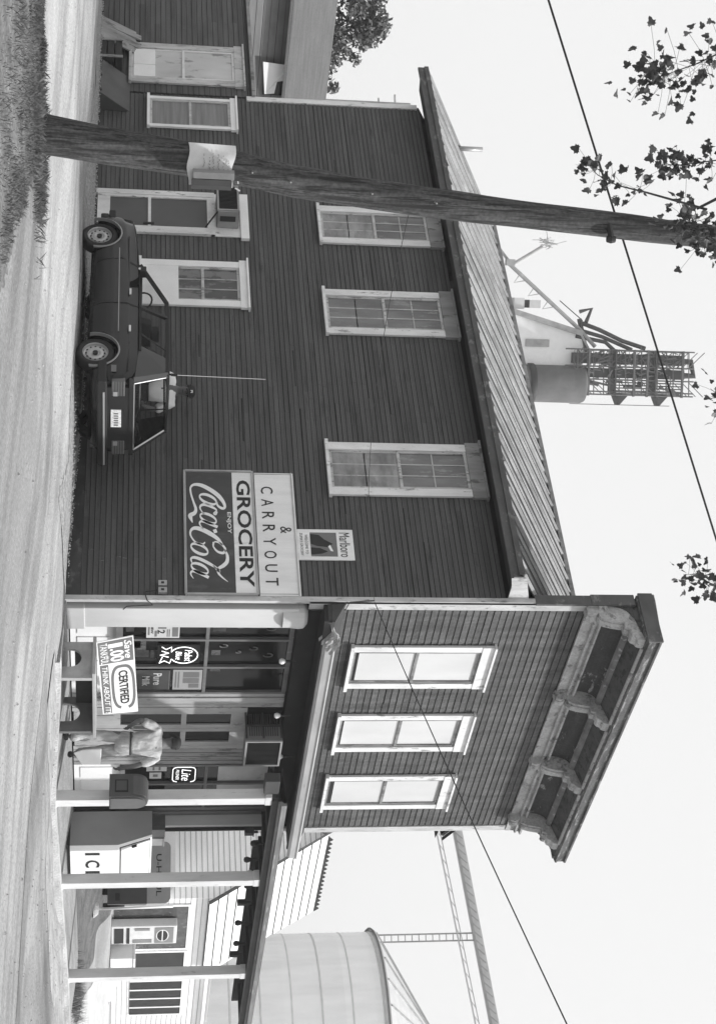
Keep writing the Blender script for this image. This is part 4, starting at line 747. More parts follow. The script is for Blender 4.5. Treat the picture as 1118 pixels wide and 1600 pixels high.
k = MB(); k.box(vx0+.1, vx0+.22, vy-.02, vy-.002, 1.2, 1.6); k.box(vx1-.3, vx1-.1, vy-.012, vy-.002, 1.15, 1.66); k.build('selector_panel', VMG, vm)
k = MB(); k.box(23.85, 24.45, GY-.65, GY-.1, hz, hz+.62); k.box(23.82, 24.48, GY-.68, GY-.1, hz+.62, hz+.68); wb = k.build('cooler_chest', mat('white_chest_enamel', .7, .5, .05), None, bevel=.015); tag(wb, 'low white chest standing right of the drinks machine', 'chest')
# ------------------------------------------------------------------ the car (hatchback, tail towards the corner of the store)
CZ = .10; CX0 = -1.40; CY0 = 2.10
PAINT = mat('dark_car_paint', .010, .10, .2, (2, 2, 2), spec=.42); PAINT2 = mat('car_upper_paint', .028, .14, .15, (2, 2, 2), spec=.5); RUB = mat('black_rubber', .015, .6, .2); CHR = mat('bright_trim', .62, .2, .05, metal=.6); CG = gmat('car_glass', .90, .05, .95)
TC = lambda l, w, z: (CX0+w, CY0+l, CZ+z)
car = thing('parked_car', 'dark compact hatchback parked along the side wall with its tail to the street corner', 'car', (CX0, CY0+1.7, CZ))
stt = [(0.0, .30, .60, .73, .70), (.05, .24, .66, .78, .75), (.16, .20, .70, .84, .79), (.45, .18, .71, .87, .805), (1.0, .17, .71, .87, .81), (1.6, .17, .71, .87, .81), (2.2, .17, .70, .865, .81), (2.5, .18, .69, .845, .805), (2.9, .18, .68, .825, .80), (3.2, .20, .66, .80, .785), (3.38, .22, .60, .765, .76), (3.46, .28, .52, .66, .72)]
def sect(l, zb, zs, zt, hw):
    P = [(-hw*.86, zb), (-hw*.955, zb+.05), (-hw*.99, zb+.16), (-hw, (zb+zs)/2+.03), (-hw*.992, zs-.03), (-hw*.985, zs), (-hw*.965, zs+.02), (-hw*.93, zt-.03), (-hw*.89, zt-.004), (-hw*.80, zt+.008), (-hw*.4, zt+.02), (0, zt+.024)]
    return P+[(-a, b) for a, b in P[::-1][1:]]
k = mb(TC); vs = []; n = len(sect(*stt[0])); fs = []
for s_ in stt: vs += [(s_[0], a, b) for a, b in sect(*s_)]
for i in range(len(stt)-1):
    for j in range(n): fs.append((i*n+j, i*n+(j+1) % n, (i+1)*n+(j+1) % n, (i+1)*n+j))
fs += [tuple(range(n)), tuple((len(stt)-1)*n+j for j in range(n-1, -1, -1))]
k._add(vs, fs); body = k.build('body', PAINT, car)
for l in (.50, 2.97):
    c = MB(); c.tube([(CX0-1.2, CY0+l, CZ+.27), (CX0+1.2, CY0+l, CZ+.27)], .325, 40); co = c.build('cut', RUB)
    m = body.modifiers.new('b', 'BOOLEAN'); m.object = co; m.operation = 'DIFFERENCE'; m.solver = 'EXACT'
bpy.context.view_layer.update()
m2 = bpy.data.meshes.new_from_object(body.evaluated_get(bpy.context.evaluated_depsgraph_get())); body.modifiers.clear(); body.data = m2
for o in [o for o in bpy.data.objects if o.name.startswith('cut')]: bpy.data.objects.remove(o)
m2.polygons.foreach_set('use_smooth', [True]*len(m2.polygons)); m2.set_sharp_from_angle(angle=.55)
body.data.materials.clear(); body.data.materials.append(PAINT)
for l in (.50, 2.97):
    for sgn in (-1, 1):
        k = mb(TC)
        A = [(l+.335*math.cos(t), .27+.335*math.sin(t)) for t in [PI*(-.08)+PI*1.16*i/18 for i in range(19)]]; B = [(l+.315*math.cos(t), .27+.315*math.sin(t)) for t in [PI*(-.08)+PI*1.16*i/18 for i in range(19)]]
        for i in range(18): k.quad((A[i][0], sgn*.806, A[i][1]), (A[i+1][0], sgn*.806, A[i+1][1]), (B[i+1][0], sgn*.818, B[i+1][1]), (B[i][0], sgn*.818, B[i][1])); k.quad((B[i][0], sgn*.818, B[i][1]), (B[i+1][0], sgn*.818, B[i+1][1]), (B[i+1][0], sgn*.76, B[i+1][1]), (B[i][0], sgn*.76, B[i][1]))
        k.build('arch_lip', mat('arch_lip_highlight', .22, .3, .05), car, smooth=True, fix=False)  # pale tone paints in the highlight along the wheel arches
k = mb(TC); k.box(.2, 3.3, -.62, .62, .16, .45); k.build('underbody', BLACK, car)
def wheel(l, w):
    sg_ = -1 if w < 0 else 1; c = Vector(TC(l, w, .27)); X = Vector((sg_, 0, 0))
    def ringm(k, prof, nn=32): k.lathe(c, [(r_, sg_*h_) for r_, h_ in prof], nn, axis='x')
    k = MB(); ringm(k, [(.175, -.02), (.175, .045), (.19, .065), (.235, .065), (.262, .045), (.268, .0), (.268, -.09), (.25, -.11), (.18, -.11)]); w_ = k.build('wheel', RUB, car, smooth=True)
    k = MB(); ringm(k, [(.180, .05), (.172, .062), (.165, .05), (.160, .02), (.125, .012), (.115, .03), (.075, .036), (.05, .02), (.0, .022)])
    for i in range(12):
        t = 2*PI*i/12; p = c+Vector((sg_*.0245, .125*math.cos(t), .125*math.sin(t))); k.tube([p, p+X*.006], .014, 8, m=1)
    k.tube([c+X*.02, c+X*.05], .036, 14, m=1); k.build('rim', [mat('steel_rim_paint', .42, .35, .12, metal=.4), INK], w_)
for l in (.50, 2.97):
    for w in (-.70, .70): wheel(l, w)
# greenhouse
zb_, zr = .865, 1.25
def hatch_edge(f): return (.02+.30*f, .70-.14*f, zb_-.07+(zr-zb_+.06)*f)
k = mb(TC); nl, nw = 8, 10; roof = []
def rp(i, j, dz=0):
    f = i/nl; l = .30+1.42*f; g_ = -1+2*j/nw; return (l, g_*(.565-.01*f), zr+.035*(1-g_*g_)+.018*math.sin(PI*f)+dz)
vs = [rp(i, j) for i in range(nl+1) for j in range(nw+1)]+[rp(i, j, -.035) for i in range(nl+1) for j in range(nw+1)]; N1 = (nl+1)*(nw+1)
fs = [(i*(nw+1)+j, (i+1)*(nw+1)+j, (i+1)*(nw+1)+j+1, i*(nw+1)+j+1) for i in range(nl) for j in range(nw)]; fs += [tuple(N1+q_ for q_ in f[::-1]) for f in fs]
edge = [j for j in range(nw+1)]+[i*(nw+1)+nw for i in range(1, nl+1)]+[nl*(nw+1)+j for j in range(nw-1, -1, -1)]+[i*(nw+1) for i in range(nl-1, 0, -1)]
fs += [(edge[i], edge[(i+1) % len(edge)], N1+edge[(i+1) % len(edge)], N1+edge[i]) for i in range(len(edge))]
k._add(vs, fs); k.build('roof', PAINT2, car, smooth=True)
for s_ in (-1, 1):
    W0, W1 = .752*s_, .57*s_
    k = mb(TC); k.bar((2.32, W0, zb_), (1.72, W1, zr), .05, .05); k.bar((1.43, W0, zb_), (1.41, W1, zr), .05, .04); k.bar((.32, W1, zr+.0), (1.72, W1, zr+.0), .035, .05); k.bar((.55, W0, zb_+.01), (2.3, W0, zb_+.01), .03, .03)
    k.build('pillar', RUB, car)
    k = mb(TC)
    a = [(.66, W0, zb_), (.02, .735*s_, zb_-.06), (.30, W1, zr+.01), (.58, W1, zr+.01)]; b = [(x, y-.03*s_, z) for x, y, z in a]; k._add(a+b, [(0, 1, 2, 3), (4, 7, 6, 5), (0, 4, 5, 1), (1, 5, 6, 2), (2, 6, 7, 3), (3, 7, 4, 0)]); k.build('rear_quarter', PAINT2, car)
    k = mb(TC); k.quad((2.24, W0*.995, zb_+.01), (1.46, W0*.995, zb_+.01), (1.44, W1*1.005, zr-.02), (1.69, W1*1.005, zr-.02)); k.quad((1.40, W0*.995, zb_+.01), (.68, W0*.995, zb_+.01), (.60, W1*1.005, zr-.02), (1.38, W1*1.005, zr-.02)); k.build('side_window', CG, car, fix=False)
    k = mb(TC); k.bar((.88, W0*1.004, zb_+.02), (.74, W1*1.01, zr-.02), .016, .02); k.build('window_divider', RUB, car)
    # mirror, door lines, trim, handles
    k = mb(TC); k.box(2.02, 2.14, s_*.78, s_*.90, .86, .95); k.build('wing_mirror', RUB, car, bevel=.01)
    k = mb(TC); k.box(2.06, 2.10, s_*.901, s_*.904, .84, .87); k.build('mirror_foot', CHR, car)
    k = mb(TC)
    k.bar((2.36, s_*.806, .24), (2.42, s_*.808, .60), .007, .006); k.bar((2.42, s_*.808, .60), (2.28, s_*.757, .86), .007, .006)
    k.bar((1.45, s_*.813, .2), (1.45, s_*.814, .70), .007, .006); k.bar((1.45, s_*.803, .70), (1.43, s_*.757, .86), .007, .006); k.bar((.86, s_*.809, .36), (.66, s_*.79, .74), .007, .006)
    k.bar((.12, s_*.785, .715), (2.9, s_*.795, .70), .010, .016); k.build('door_seams', INK, car)
    k = mb(TC); k.bar((.86, s_*.819, .575), (2.62, s_*.819, .565), .009, .012); k.build('rub_strip', mat('rub_strip_grey', .3, .4, .1), car)
    for l in (.86, 1.62):
        k = mb(TC); k.box(l, l+.12, s_*.815-.012, s_*.815+.012, .715, .745); k.build('door_handle', CHR, car, bevel=.004)
    k = mb(TC); k.box(3.38, 3.56, s_*.70-.06, s_*.70+.06, .40, .50); k.build('bumper_corner', RUB, car, bevel=.02)
    k = mb(TC); k.box(.08, .2, s_*.796, s_*.806, .49, .56); k.build('marker_lamp', mat('lamp_lens_dark', .12, .2, .1), car)
    # tail lamp with clear reversing section
    k = mb(TC); k.box(-.035, .06, min(s_*.44, s_*.72), max(s_*.44, s_*.72), .50, .68); tl = k.build('tail_lamp', mat('lamp_lens_dark', .12, .2, .1), car, bevel=.01)
    k = mb(TC); k.box(-.046, -.036, min(s_*.45, s_*.53), max(s_*.45, s_*.53), .52, .58); k.build('clear_lens', CHR, tl)
    k = mb(TC); [k.box(-.04, -.0355, min(s_*.44, s_*.72), max(s_*.44, s_*.72), .54+.035*i, .548+.035*i) for i in range(4)]; k.build('lens_ribs', RUB, tl)
k = mb(TC); k.quad((2.30, -.70, zb_), (2.30, .70, zb_), (1.74, .545, zr), (1.74, -.545, zr)); k.build('windscreen', CG, car, fix=False)
k = mb(TC)      # hatch: frame round the sloping glass
k.bar((.01, -.72, zb_-.08), (.29, -.56, zr), .07, .03); k.bar((.01, .72, zb_-.08), (.29, .56, zr), .07, .03); k.bar((.0, -.72, zb_-.10), (.0, .72, zb_-.10), .08, .06); k.bar((.29, -.57, zr+.005), (.29, .57, zr+.005), .05, .03); k.box(-.03, .03, -.60, .60, .36, .78)
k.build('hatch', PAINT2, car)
k = mb(TC); k.quad((.015, -.68, zb_-.06), (.015, .68, zb_-.06), (.28, .54, zr-.02), (.28, -.54, zr-.02)); k.build('rear_window', CG, car, fix=False)
k = mb(TC); k.bar((.0, -.655, zb_-.065), (.266, -.525, zr-.02), .012, .02); k.bar((.0, .655, zb_-.065), (.266, .525, zr-.02), .012, .02); k.bar((.0, -.65, zb_-.065), (.0, .65, zb_-.065), .012, .02); k.build('window_trim', CHR, car)
k = mb(TC); k.bar((-.01, .1, zb_-.02), (.06, .5, zb_+.03), .012, .012); k.bar((-.02, .5, zb_-.05), (.0, .1, zb_-.02), .014, .014); k.build('wiper', RUB, car)
k = mb(TC); k.box(-.16, -.03, -.80, .80, .30, .44); k.box(-.16, .25, -.84, -.78, .31, .43); k.box(-.16, .25, .78, .84, .31, .43); rb = k.build('rear_bumper', RUB, car, bevel=.018)
k = mb(TC); k.box(-.168, -.160, -.64, .80, .385, .41); k.build('bumper_strip', CHR, rb)
k = mb(TC); k.box(-.04, -.028, -.18, .16, .49, .63); pl = k.build('number_plate', mat('number_plate_white', .62, .4, .3, (40, 40, 40)), car)
k = mb(TC); [k.box(-.043, -.0405, -.12+.045*i, -.095+.045*i, .53, .59) for i in range(6)]; k.build('characters', SIGNG, pl)
k = mb(TC); k.box(3.4, 3.50, -.74, .74, .28, .40); k.build('front_bumper', RUB, car, bevel=.02)
k = mb(TC)
for s_ in (-1, 1):
    k.prism([(1.35, .30), (1.75, .30), (1.75, .55), (1.50, .60), (1.36, 1.02), (1.24, 1.02)], lambda a, b, t: (a, t, b), s_*.38-.22, s_*.38+.22); k.box(1.22, 1.34, s_*.38-.11, s_*.38+.11, 1.02, 1.14)
k.box(.55, .95, -.58, .58, .3, .62); k.prism([(.50, .55), (.62, .55), (.55, .88), (.47, .88)], lambda a, b, t: (a, t, b), -.58, .58); k.box(2.1, 2.3, -.66, .66, .6, .90)
k.build('seats', mat('seat_cloth', .03, .9, .2), car, bevel=.02)
k = mb(TC); cw = Vector((1.98, -.36, .88)); pts = [(cw.x+.05*math.sin(t), cw.y+.17*math.cos(t), cw.z+.16*math.sin(t)) for t in [2*PI*i/20 for i in range(21)]]; k.tube(pts, .014, 6); k.bar((cw.x, cw.y-.16, cw.z), (cw.x, cw.y+.16, cw.z), .02); k.build('steering_wheel', RUB, car)
k = mb(TC); k.tube([(.36, -.50, zr+.01), (.33, -.52, zr+.07)], .013, 6); k.tube([(.33, -.52, zr+.05), (.32, -.525, zr+.14)], .02, 8); k.build('aerial_base', RUB, car); k = mb(TC); k.tube([(.32, -.525, zr+.14), (.27, -.54, zr+1.35)], [.005, .004], 5); k.build('aerial', CHR, car)

# ------------------------------------------------------------------ people
SKIN = mat('skin', .13, .6, .08, (9, 9, 9)); HAIR = mat('dark_hair', .03, .8, .3); CAPM = mat('cap_cloth', .03, .8, .2); SHOE = mat('shoe_leather', .03, .6, .2)
def figure(name, label, J, shirt, trous, sleeve=.55, extras=None, rz=0, loc=(0, 0, 0), scl=1.0, wide=1.08):
    """J: joints in a local frame (x right, y forward, z up)"""
    t = thing(name, label, 'person')
    V = lambda k_: Vector(J[k_])
    # body: one skinned surface with head
    hd = V('head'); fw = V('face'); up = (hd-V('neck')).normalized(); sd_ = fw.cross(up).normalized()
    names = ['pelvis', 'waist', 'chest', 'neckb', 'neck', 'headlow', 'headmid', 'headtop']
    pts = [V('pelvis'), V('waist'), V('chest'), V('neckb'), V('neck'), hd-up*.07+fw*.012, hd+up*.01, hd+up*.085-fw*.012]
    rad = [(.135, .10), (.125, .09), (.15, .10), (.08, .066), (.060, .060), (.064, .074), (.072, .088), (.055, .065)]
    E_ = [(0, 1), (1, 2), (2, 3), (3, 4), (4, 5), (5, 6), (6, 7)]
    def chain(a, ps, rs):
        i0 = len(pts); pts.extend(ps); rad.extend([(r, r) for r in rs]); E_.append((a, i0)); [E_.append((i0+i, i0+i+1)) for i in range(len(ps)-1)]
    for s_ in ('L', 'R'):
        hand = V('hand'+s_); el = V('elbow'+s_); wr = V('wrist'+s_)
        chain(2, [V('shoulder'+s_), (V('shoulder'+s_)+el)/2, el, (el+wr)/2, wr, wr+(hand-wr)*.6], [.056, .046, .040, .038, .027, .032])
        chain(0, [V('hip'+s_), (V('hip'+s_)+V('knee'+s_))/2, V('knee'+s_), (V('knee'+s_)*.6+V('ankle'+s_)*.4), V('ankle'+s_)], [.088, .078, .055, .052, .038])
    body_ = skin(pts, E_, rad, 'body', SKIN, t)
    # head details and hands joined into the body mesh
    bm = bmesh.new(); bm.from_mesh(body_.data)
    def addm(m): bm.from_mesh(m); bpy.data.meshes.remove(m)
    nose = hd+fw*.098+up*.0; addm(skin([nose+up*.03-fw*.014, nose-up*.012+fw*.006, nose-up*.02-fw*.01], [(0, 1), (1, 2)], [.009, .014, .010], None, SKIN, None, 1))
    for q_ in (-1, 1): e = hd+sd_*q_*.078-fw*.005; addm(skin([e+up*.02, e-up*.025], [(0, 1)], [(.008, .016), (.006, .010)], None, SKIN, None, 1))
    for s_ in ('L', 'R'):
        hand = V('hand'+s_); wr = V('wrist'+s_); d = (hand-wr).normalized(); th = V('thumb'+s_).normalized(); nn = d.cross(th).normalized()
        palm = wr+d*.05; addm(skin([wr, palm-th*.0, palm+d*.035], [(0, 1), (1, 2)], [(.022, .022), (.036, .018), (.038, .016)], None, SKIN, None, 1))
        for i, (o_, L1) in enumerate(((.030, .075), (.011, .085), (-.009, .08), (-.028, .062))):
            b = wr+d*.085+th*o_; c1 = b+d*L1*.45; c2 = c1+(d*.8+nn*.45*(-1))*L1*.3; c3 = c2+(d*.5-nn*.8)*L1*.25
            addm(skin([b-d*.02, b, c1, c2, c3], [(0, 1), (1, 2), (2, 3), (3, 4)], [.0095, .0095, .009, .008, .007], None, SKIN, None, 1))
        b = wr+d*.035+th*.028; addm(skin([b, b+th*.025+d*.025, b+th*.034+d*.055], [(0, 1), (1, 2)], [.013, .011, .009], None, SKIN, None, 1))
    bm.to_mesh(body_.data); bm.free(); body_.data.polygons.foreach_set('use_smooth', [True]*len(body_.data.polygons))
    k = MB()
    for q_ in (-1, 1): e = hd+fw*.083+sd_*q_*.032+up*.012; k.lathe(e, [(0, -.008), (.011, -.004), (.011, .004), (0, .008)], 8)
    m0 = hd+fw*.086-up*.05; k.bar(m0-sd_*.024, m0+sd_*.024, .006, .008); k.build('eyes_and_mouth', HAIR, t)
    k = MB(); c = hd+up*.035-fw*.018
    hp = []
    for i in range(7):
        for j in range(16):
            a = -.5+i*(PI/2+.5)/6; b = 2*PI*j/16; rr_ = .094+.004*math.sin(7*b+i*2); v = fw*math.cos(b)*math.cos(a)*1.08+sd_*math.sin(b)*math.cos(a)*.92+up*math.sin(a)
            if math.cos(b) > .35 and a < .45: v = v*.80
            hp.append(c+v*rr_)
    k._add(hp, [(i*16+j, i*16+(j+1) % 16, (i+1)*16+(j+1) % 16, (i+1)*16+j) for i in range(6) for j in range(16)]); k.build('hair', HAIR, t, smooth=True)
    k = MB(); cp = []; c = hd+up*.055-fw*.005
    for i in range(6):
        for j in range(20):
            a = i*(PI/2)/5; b = 2*PI*j/20; cp.append(c+(fw*math.cos(b)*1.12+sd_*math.sin(b)*.98)*(.104*math.cos(a)**.7)+up*(.088*math.sin(a)))
    k._add(cp, [(i*20+j, i*20+(j+1) % 20, (i+1)*20+(j+1) % 20, (i+1)*20+j) for i in range(5) for j in range(20)])
    br = [c+fw*(.10+.075*math.cos(b)*1.0)+sd_*.085*math.sin(b)-up*(.006+.012*math.cos(b)) for b in [-PI/2+PI*i/10 for i in range(11)]]; bb = [p-up*.006 for p in br]
    k._add(br+bb, [tuple(range(11)), tuple(range(21, 10, -1))]+[(i, i+1, 12+i, 11+i) for i in range(10)]); k.build('cap', CAPM, t, smooth=False)
    # shirt
    P = [V('pelvis')+Vector((0, 0, .03)), V('waist'), V('chest'), V('neckb')-Vector((0, 0, .01))]; Rd = [(.165, .125), (.158, .12), (.178, .125), (.085, .07)]; E2 = [(0, 1), (1, 2), (2, 3)]
    for s_ in ('L', 'R'):
        sh = V('shoulder'+s_); el = V('elbow'+s_); i0 = len(P); P += [sh, sh+(el-sh)*.5, sh+(el-sh)*(sleeve*1.75 if sleeve < .6 else .98)]; Rd += [(.075, .075), (.070, .070), (.078, .078)]; E2 += [(2, i0), (i0, i0+1), (i0+1, i0+2)]
    sh_ = skin(P, E2, Rd, 'shirt', shirt, t, 3); wrinkle(sh_, .018, 8)
    P = [V('pelvis')+Vector((0, 0, .06)), V('pelvis')]; Rd = [(.150, .115), (.165, .125)]; E2 = [(0, 1)]
    for s_ in ('L', 'R'):
        h_ = V('hip'+s_); kn = V('knee'+s_); an = V('ankle'+s_); i0 = len(P); P += [h_, (h_+kn)/2, kn, (kn+an)/2, kn+(an-kn)*.93]; Rd += [(.100,)*2, (.094,)*2, (.080,)*2, (.078,)*2, (.082,)*2]; E2 += [(1, i0), (i0, i0+1), (i0+1, i0+2), (i0+2, i0+3), (i0+3, i0+4)]
    tr_ = skin(P, E2, Rd, 'trousers', trous, t, 3); wrinkle(tr_, .014, 6)
    k = MB(); pz = V('pelvis'); pv = [pz+Vector((a_*math.cos(t_), b_*math.sin(t_), z_)) for a_, b_, z_ in ((.13, .10, -.16), (.168, .132, -.10), (.176, .138, -.03), (.165, .130, .04), (.155, .122, .085)) for t_ in [2*PI*i/28 for i in range(28)]]
    k._add(pv, [(i*28+j, i*28+(j+1) % 28, (i+1)*28+(j+1) % 28, (i+1)*28+j) for i in range(4) for j in range(28)]); sw_ = k.build('trouser_seat', trous, t, smooth=True); wrinkle(sw_, .010, 8)
    k = MB(); pc = V('pelvis')+Vector((0, 0, .075)); ring_ = [pc+Vector((.156*math.cos(a), .124*math.sin(a), 0)) for a in [2*PI*i/24 for i in range(25)]]; k.tube(ring_, .016, 6); k.build('belt', SHOE, t, smooth=True)
    for s_ in ('L', 'R'):
        an = V('ankle'+s_); td = Vector(J['toe'+s_])-an; skin([an-Vector((0, 0, .01)), an+td*.0-td.normalized()*.05-Vector((0, 0, .045)), an+td*.55-Vector((0, 0, .02)), Vector(J['toe'+s_])], [(0, 1), (0, 2), (2, 3)], [(.05, .05), (.04, .035), (.044, .034), (.036, .025)], 'shoe', SHOE, t)
    if extras: extras(t)
    t.location = loc; t.rotation_euler = (0, 0, rz); t.scale = (scl*wide, scl*1.08, scl); return t
def wrinkle(o, a, s):
    for v in o.data.vertices:
        c = v.co; n_ = noise.noise(Vector((c.x*s*1.6, c.y*s*1.6, c.z*s*.8)))+.5*noise.noise(Vector((c.x*s*3, c.y*s*3, c.z*s*2.2+9))); v.co = c+v.normal*n_*a
gz = AP(2.6, -.6)
J1 = dict(pelvis=(0, 0, .93), waist=(0, .0, 1.10), chest=(0, .01, 1.33), neckb=(0, .0, 1.475), neck=(.0, .01, 1.52), head=(.0, .03, 1.615), face=(-.25, .95, -.12),
 shoulderL=(-.20, 0, 1.40), elbowL=(-.36, -.08, 1.16), wristL=(-.24, .08, 1.00), handL=(-.17, .15, .93), thumbL=(.2, .3, .6),
 shoulderR=(.20, 0, 1.40), elbowR=(.30, -.05, 1.13), wristR=(.36, .02, .90), handR=(.38, .05, .80), thumbR=(-.1, 1, .0),
 hipL=(-.10, 0, .88), kneeL=(-.11, .02, .50), ankleL=(-.13, -.10, .09), toeL=(-.17, .09, .03), hipR=(.10, 0, .88), kneeR=(.12, .05, .50), ankleR=(.15, .0, .15), toeR=(.20, .18, .10))
fv = Vector(J1['face']).normalized(); J1['face'] = tuple(fv)
KH = mat('khaki_work_shirt', .46, .85, .30, (13, 13, 7), bump=.03); KT = mat('khaki_work_trousers', .34, .85, .32, (14, 14, 5), c2=.5, thr=.62, bump=.03)
def leg_panel(t):
    k = MB(); k._add([(.04, -.14, .58), (.26, -.16, .57), (.27, -.13, .30), (.10, -.13, .17), (.06, -.12, .30), (.04, -.10, .58), (.26, -.12, .57), (.27, -.10, .30), (.10, -.10, .17), (.06, -.09, .30)], [(0, 1, 2, 3, 4), (9, 8, 7, 6, 5), (0, 5, 6, 1), (1, 6, 7, 2), (2, 7, 8, 3), (3, 8, 9, 4), (4, 9, 5, 0)])
    k.build('white_leg_panel', LTR, t, bevel=.01)  # flat white panel behind the right lower leg
figure('person', 'man in khaki work clothes and cap seen from behind at the shop door', J1, KH, KT, loc=(2.66, -.60, gz), rz=math.radians(-44), extras=leg_panel, scl=.98, wide=1.06)
J2 = dict(pelvis=(0, 0, .88), waist=(0, 0, 1.03), chest=(0, .01, 1.24), neckb=(0, 0, 1.37), neck=(0, .01, 1.42), head=(0, .03, 1.525), face=(0, 1, -.08),
 shoulderL=(-.19, 0, 1.31), elbowL=(-.27, .02, 1.05), wristL=(-.22, .18, .90), handL=(-.17, .25, .86), thumbL=(.3, .2, .8),
 shoulderR=(.19, 0, 1.31), elbowR=(.27, .02, 1.05), wristR=(.24, .16, .86), handR=(.21, .23, .80), thumbR=(-.3, .2, .8),
 hipL=(-.09, 0, .85), kneeL=(-.10, .03, .46), ankleL=(-.11, -.02, .08), toeL=(-.13, .16, .03), hipR=(.09, 0, .85), kneeR=(.10, .03, .46), ankleR=(.11, -.02, .08), toeR=(.13, .16, .03))
J2['face'] = tuple(Vector(J2['face']).normalized())
def badge(t):
    k = MB(); k.box(-.018, .018, .142, .15, 1.585, 1.62); k.build('cap_badge', LTR, t)
figure('person', 'man in white shirt and dark cap standing behind the parked car facing the camera', J2, mat('white_shirt', .78, .8, .05), mat('dark_trousers', .05, .8, .2), loc=(-.33, 3.72, H(-.33, 3.7)+.02), rz=math.radians(137), extras=badge)

# ------------------------------------------------------------------ utility pole, wires
def FR(ox, oy, az):
    a = math.radians(az); r_ = Vector((math.sin(a), -math.cos(a), 0)); f_ = Vector((math.cos(a), math.sin(a), 0)); O = Vector((ox, oy, 0)); return lambda u, d, z: O+r_*u+f_*d+Vector((0, 0, z))
TP = FR(-8.47, -1.53, 53.07)
pts = [(-.215, -.25), (-.2, 0), (-.10, .8), (-.02, 1.5), (.12, 2.3), (.215, 3.15), (.30, 4.1), (.375, 5.1), (.44, 6.0), (.62, 8.5), (.70, 9.6)]; rad = [.185, .178, .165, .155, .145, .14, .132, .124, .118, .105, .10]
up_ = thing('utility_pole', 'dark weathered leaning wooden utility pole standing in the grass verge', 'utility pole', tuple(TP(-.2, 0, 0)))
k = MB(); A = []; R_ = []
for (p, q_), (r1, r2) in zip(zip(pts, pts[1:]), zip(rad, rad[1:])):
    m = max(1, int((q_[1]-p[1])/.12))
    for j in range(m): A.append(TP(p[0]+(q_[0]-p[0])*j/m, 0, p[1]+(q_[1]-p[1])*j/m)); R_.append(r1+(r2-r1)*j/m)
k.tube(A, R_, 28); po = k.build('pole', mat('pole_wood', .07, .9, .6, (20, 20, 1.1), c2=.025, thr=.54, bump=.03, grain=.3), up_, smooth=True)
for v in po.data.vertices:
    a_ = v.co; v.co = a_+v.normal*(noise.noise(Vector((a_.x*16, a_.y*16, a_.z*.9)))*.012)
k = MB(); [k.tube([TP(u, -.13, z), TP(u+.01, -.19, z+.01)], .008, 5) for u, z in ((.12, 2.25), (.05, 1.9), (.19, 3.0), (.25, 3.6))]; k.build('nails', GALV, up_)
k = MB(); k.tube([TP(.38, -.10, 5.28), TP(.5, -.14, 5.3)], .03, 8); k.lathe(TP(.52, -.14, 5.26), [(0, 0), (.03, 0), (.04, .04), (.03, .08), (0, .08)], 10); k.build('insulator', DARK, up_)
nb = thing('pole_notice', 'creased white notice with faint handwriting wrapped round the utility pole', 'notice', tuple(TP(0, -.16, 1.5)))
k = MB(); n = 10; vs = []
for j in range(n+1):
    for i in range(n+1):
        u = -.17+.37*i/n-.012*(1-j/n); z = 1.33+.42*j/n+.012*math.sin(i*.8)-.03*(i/n)*(j/n)
        vs.append(TP(u, -.205-.008*math.sin(i*1.1+j*.5)+ (.10*max(0, abs(u-.01)-.12)), z))
k._add(vs, [(j*(n+1)+i, j*(n+1)+i+1, (j+1)*(n+1)+i+1, (j+1)*(n+1)+i) for j in range(n) for i in range(n)]); k.build('paper', mat('aged_paper', .62, .8, .12, (6, 6, 6)), nb, smooth=True, fix=False)
k = MB()
for r_, (z, u0, u1) in enumerate(((1.69, -.04, .10), (1.645, -.08, .05), (1.60, -.09, .06), (1.555, -.10, .05), (1.52, -.06, .07), (1.47, -.09, .04))):
    u = u0
    while u < u1: w = rnd.uniform(.008, .022); k.bar(TP(u, -.218, z+rnd.uniform(-.008, .008)), TP(u+w, -.218, z+rnd.uniform(-.010, .010)), .004, .004); u += w+rnd.choice((.002, .004, .016))
k.build('handwriting', SIGNG, nb)
pb = thing('pole_box', 'curved metal box with dark side strapped over the notice on the pole', 'box', tuple(TP(.13, -.2, 1.55)))
k = MB(); o_ = [(.045, 0), (.045, .10), (.075, .125), (.13, .13), (.185, .115), (.20, 0)]
k.prism([(a, b) for a, b in o_[:4]]+[(.135, 0)], lambda a, b, t: TP(a, -.195-b, t+.1*0), 1.375, 1.74); k.build('lid', mat('box_lid_metal', .24, .5, .2, (5, 5, 5)), pb)
k = MB(); k.prism([(.1365, 0), (.1365, .128), (.19, .10), (.225, 0)], lambda a, b, t: TP(a, -.195-b, t), 1.365, 1.72); k.build('side', mat('box_side_paint', .04, .6, .2), pb)
k = MB(); k.box(0, .01, 0, .01, 0, .01); k.v = []; k.f = []; k.mi = []; k.bar(TP(.20, -.2, 1.755), TP(.225, -.2, 1.80), .014); k.bar(TP(.14, -.17, 1.78), TP(.165, -.17, 1.785), .012); k.build('strap_end', CHR, pb)
def wire(name, A, B, r, sag, label, n=24, cat='cable'):
    A = Vector(A); B = Vector(B); k = MB(); k.tube([A+(B-A)*(i/n)-Vector((0, 0, 4*sag*(i/n)*(1-i/n))) for i in range(n+1)], r, 6); return tag(k.build(name, INK, None, smooth=True), label, cat)
d1 = (Vector((-8.07, -1.83, 5.47))-Vector((-9.44, -.744, 4.76))).normalized()
wire('power_cable', Vector((-8.07, -1.83, 5.45))-d1*14, Vector((-8.07, -1.83, 5.45))+d1*12, .0105, 0.0, 'thick black cable slanting across the sky past the top of the utility pole')
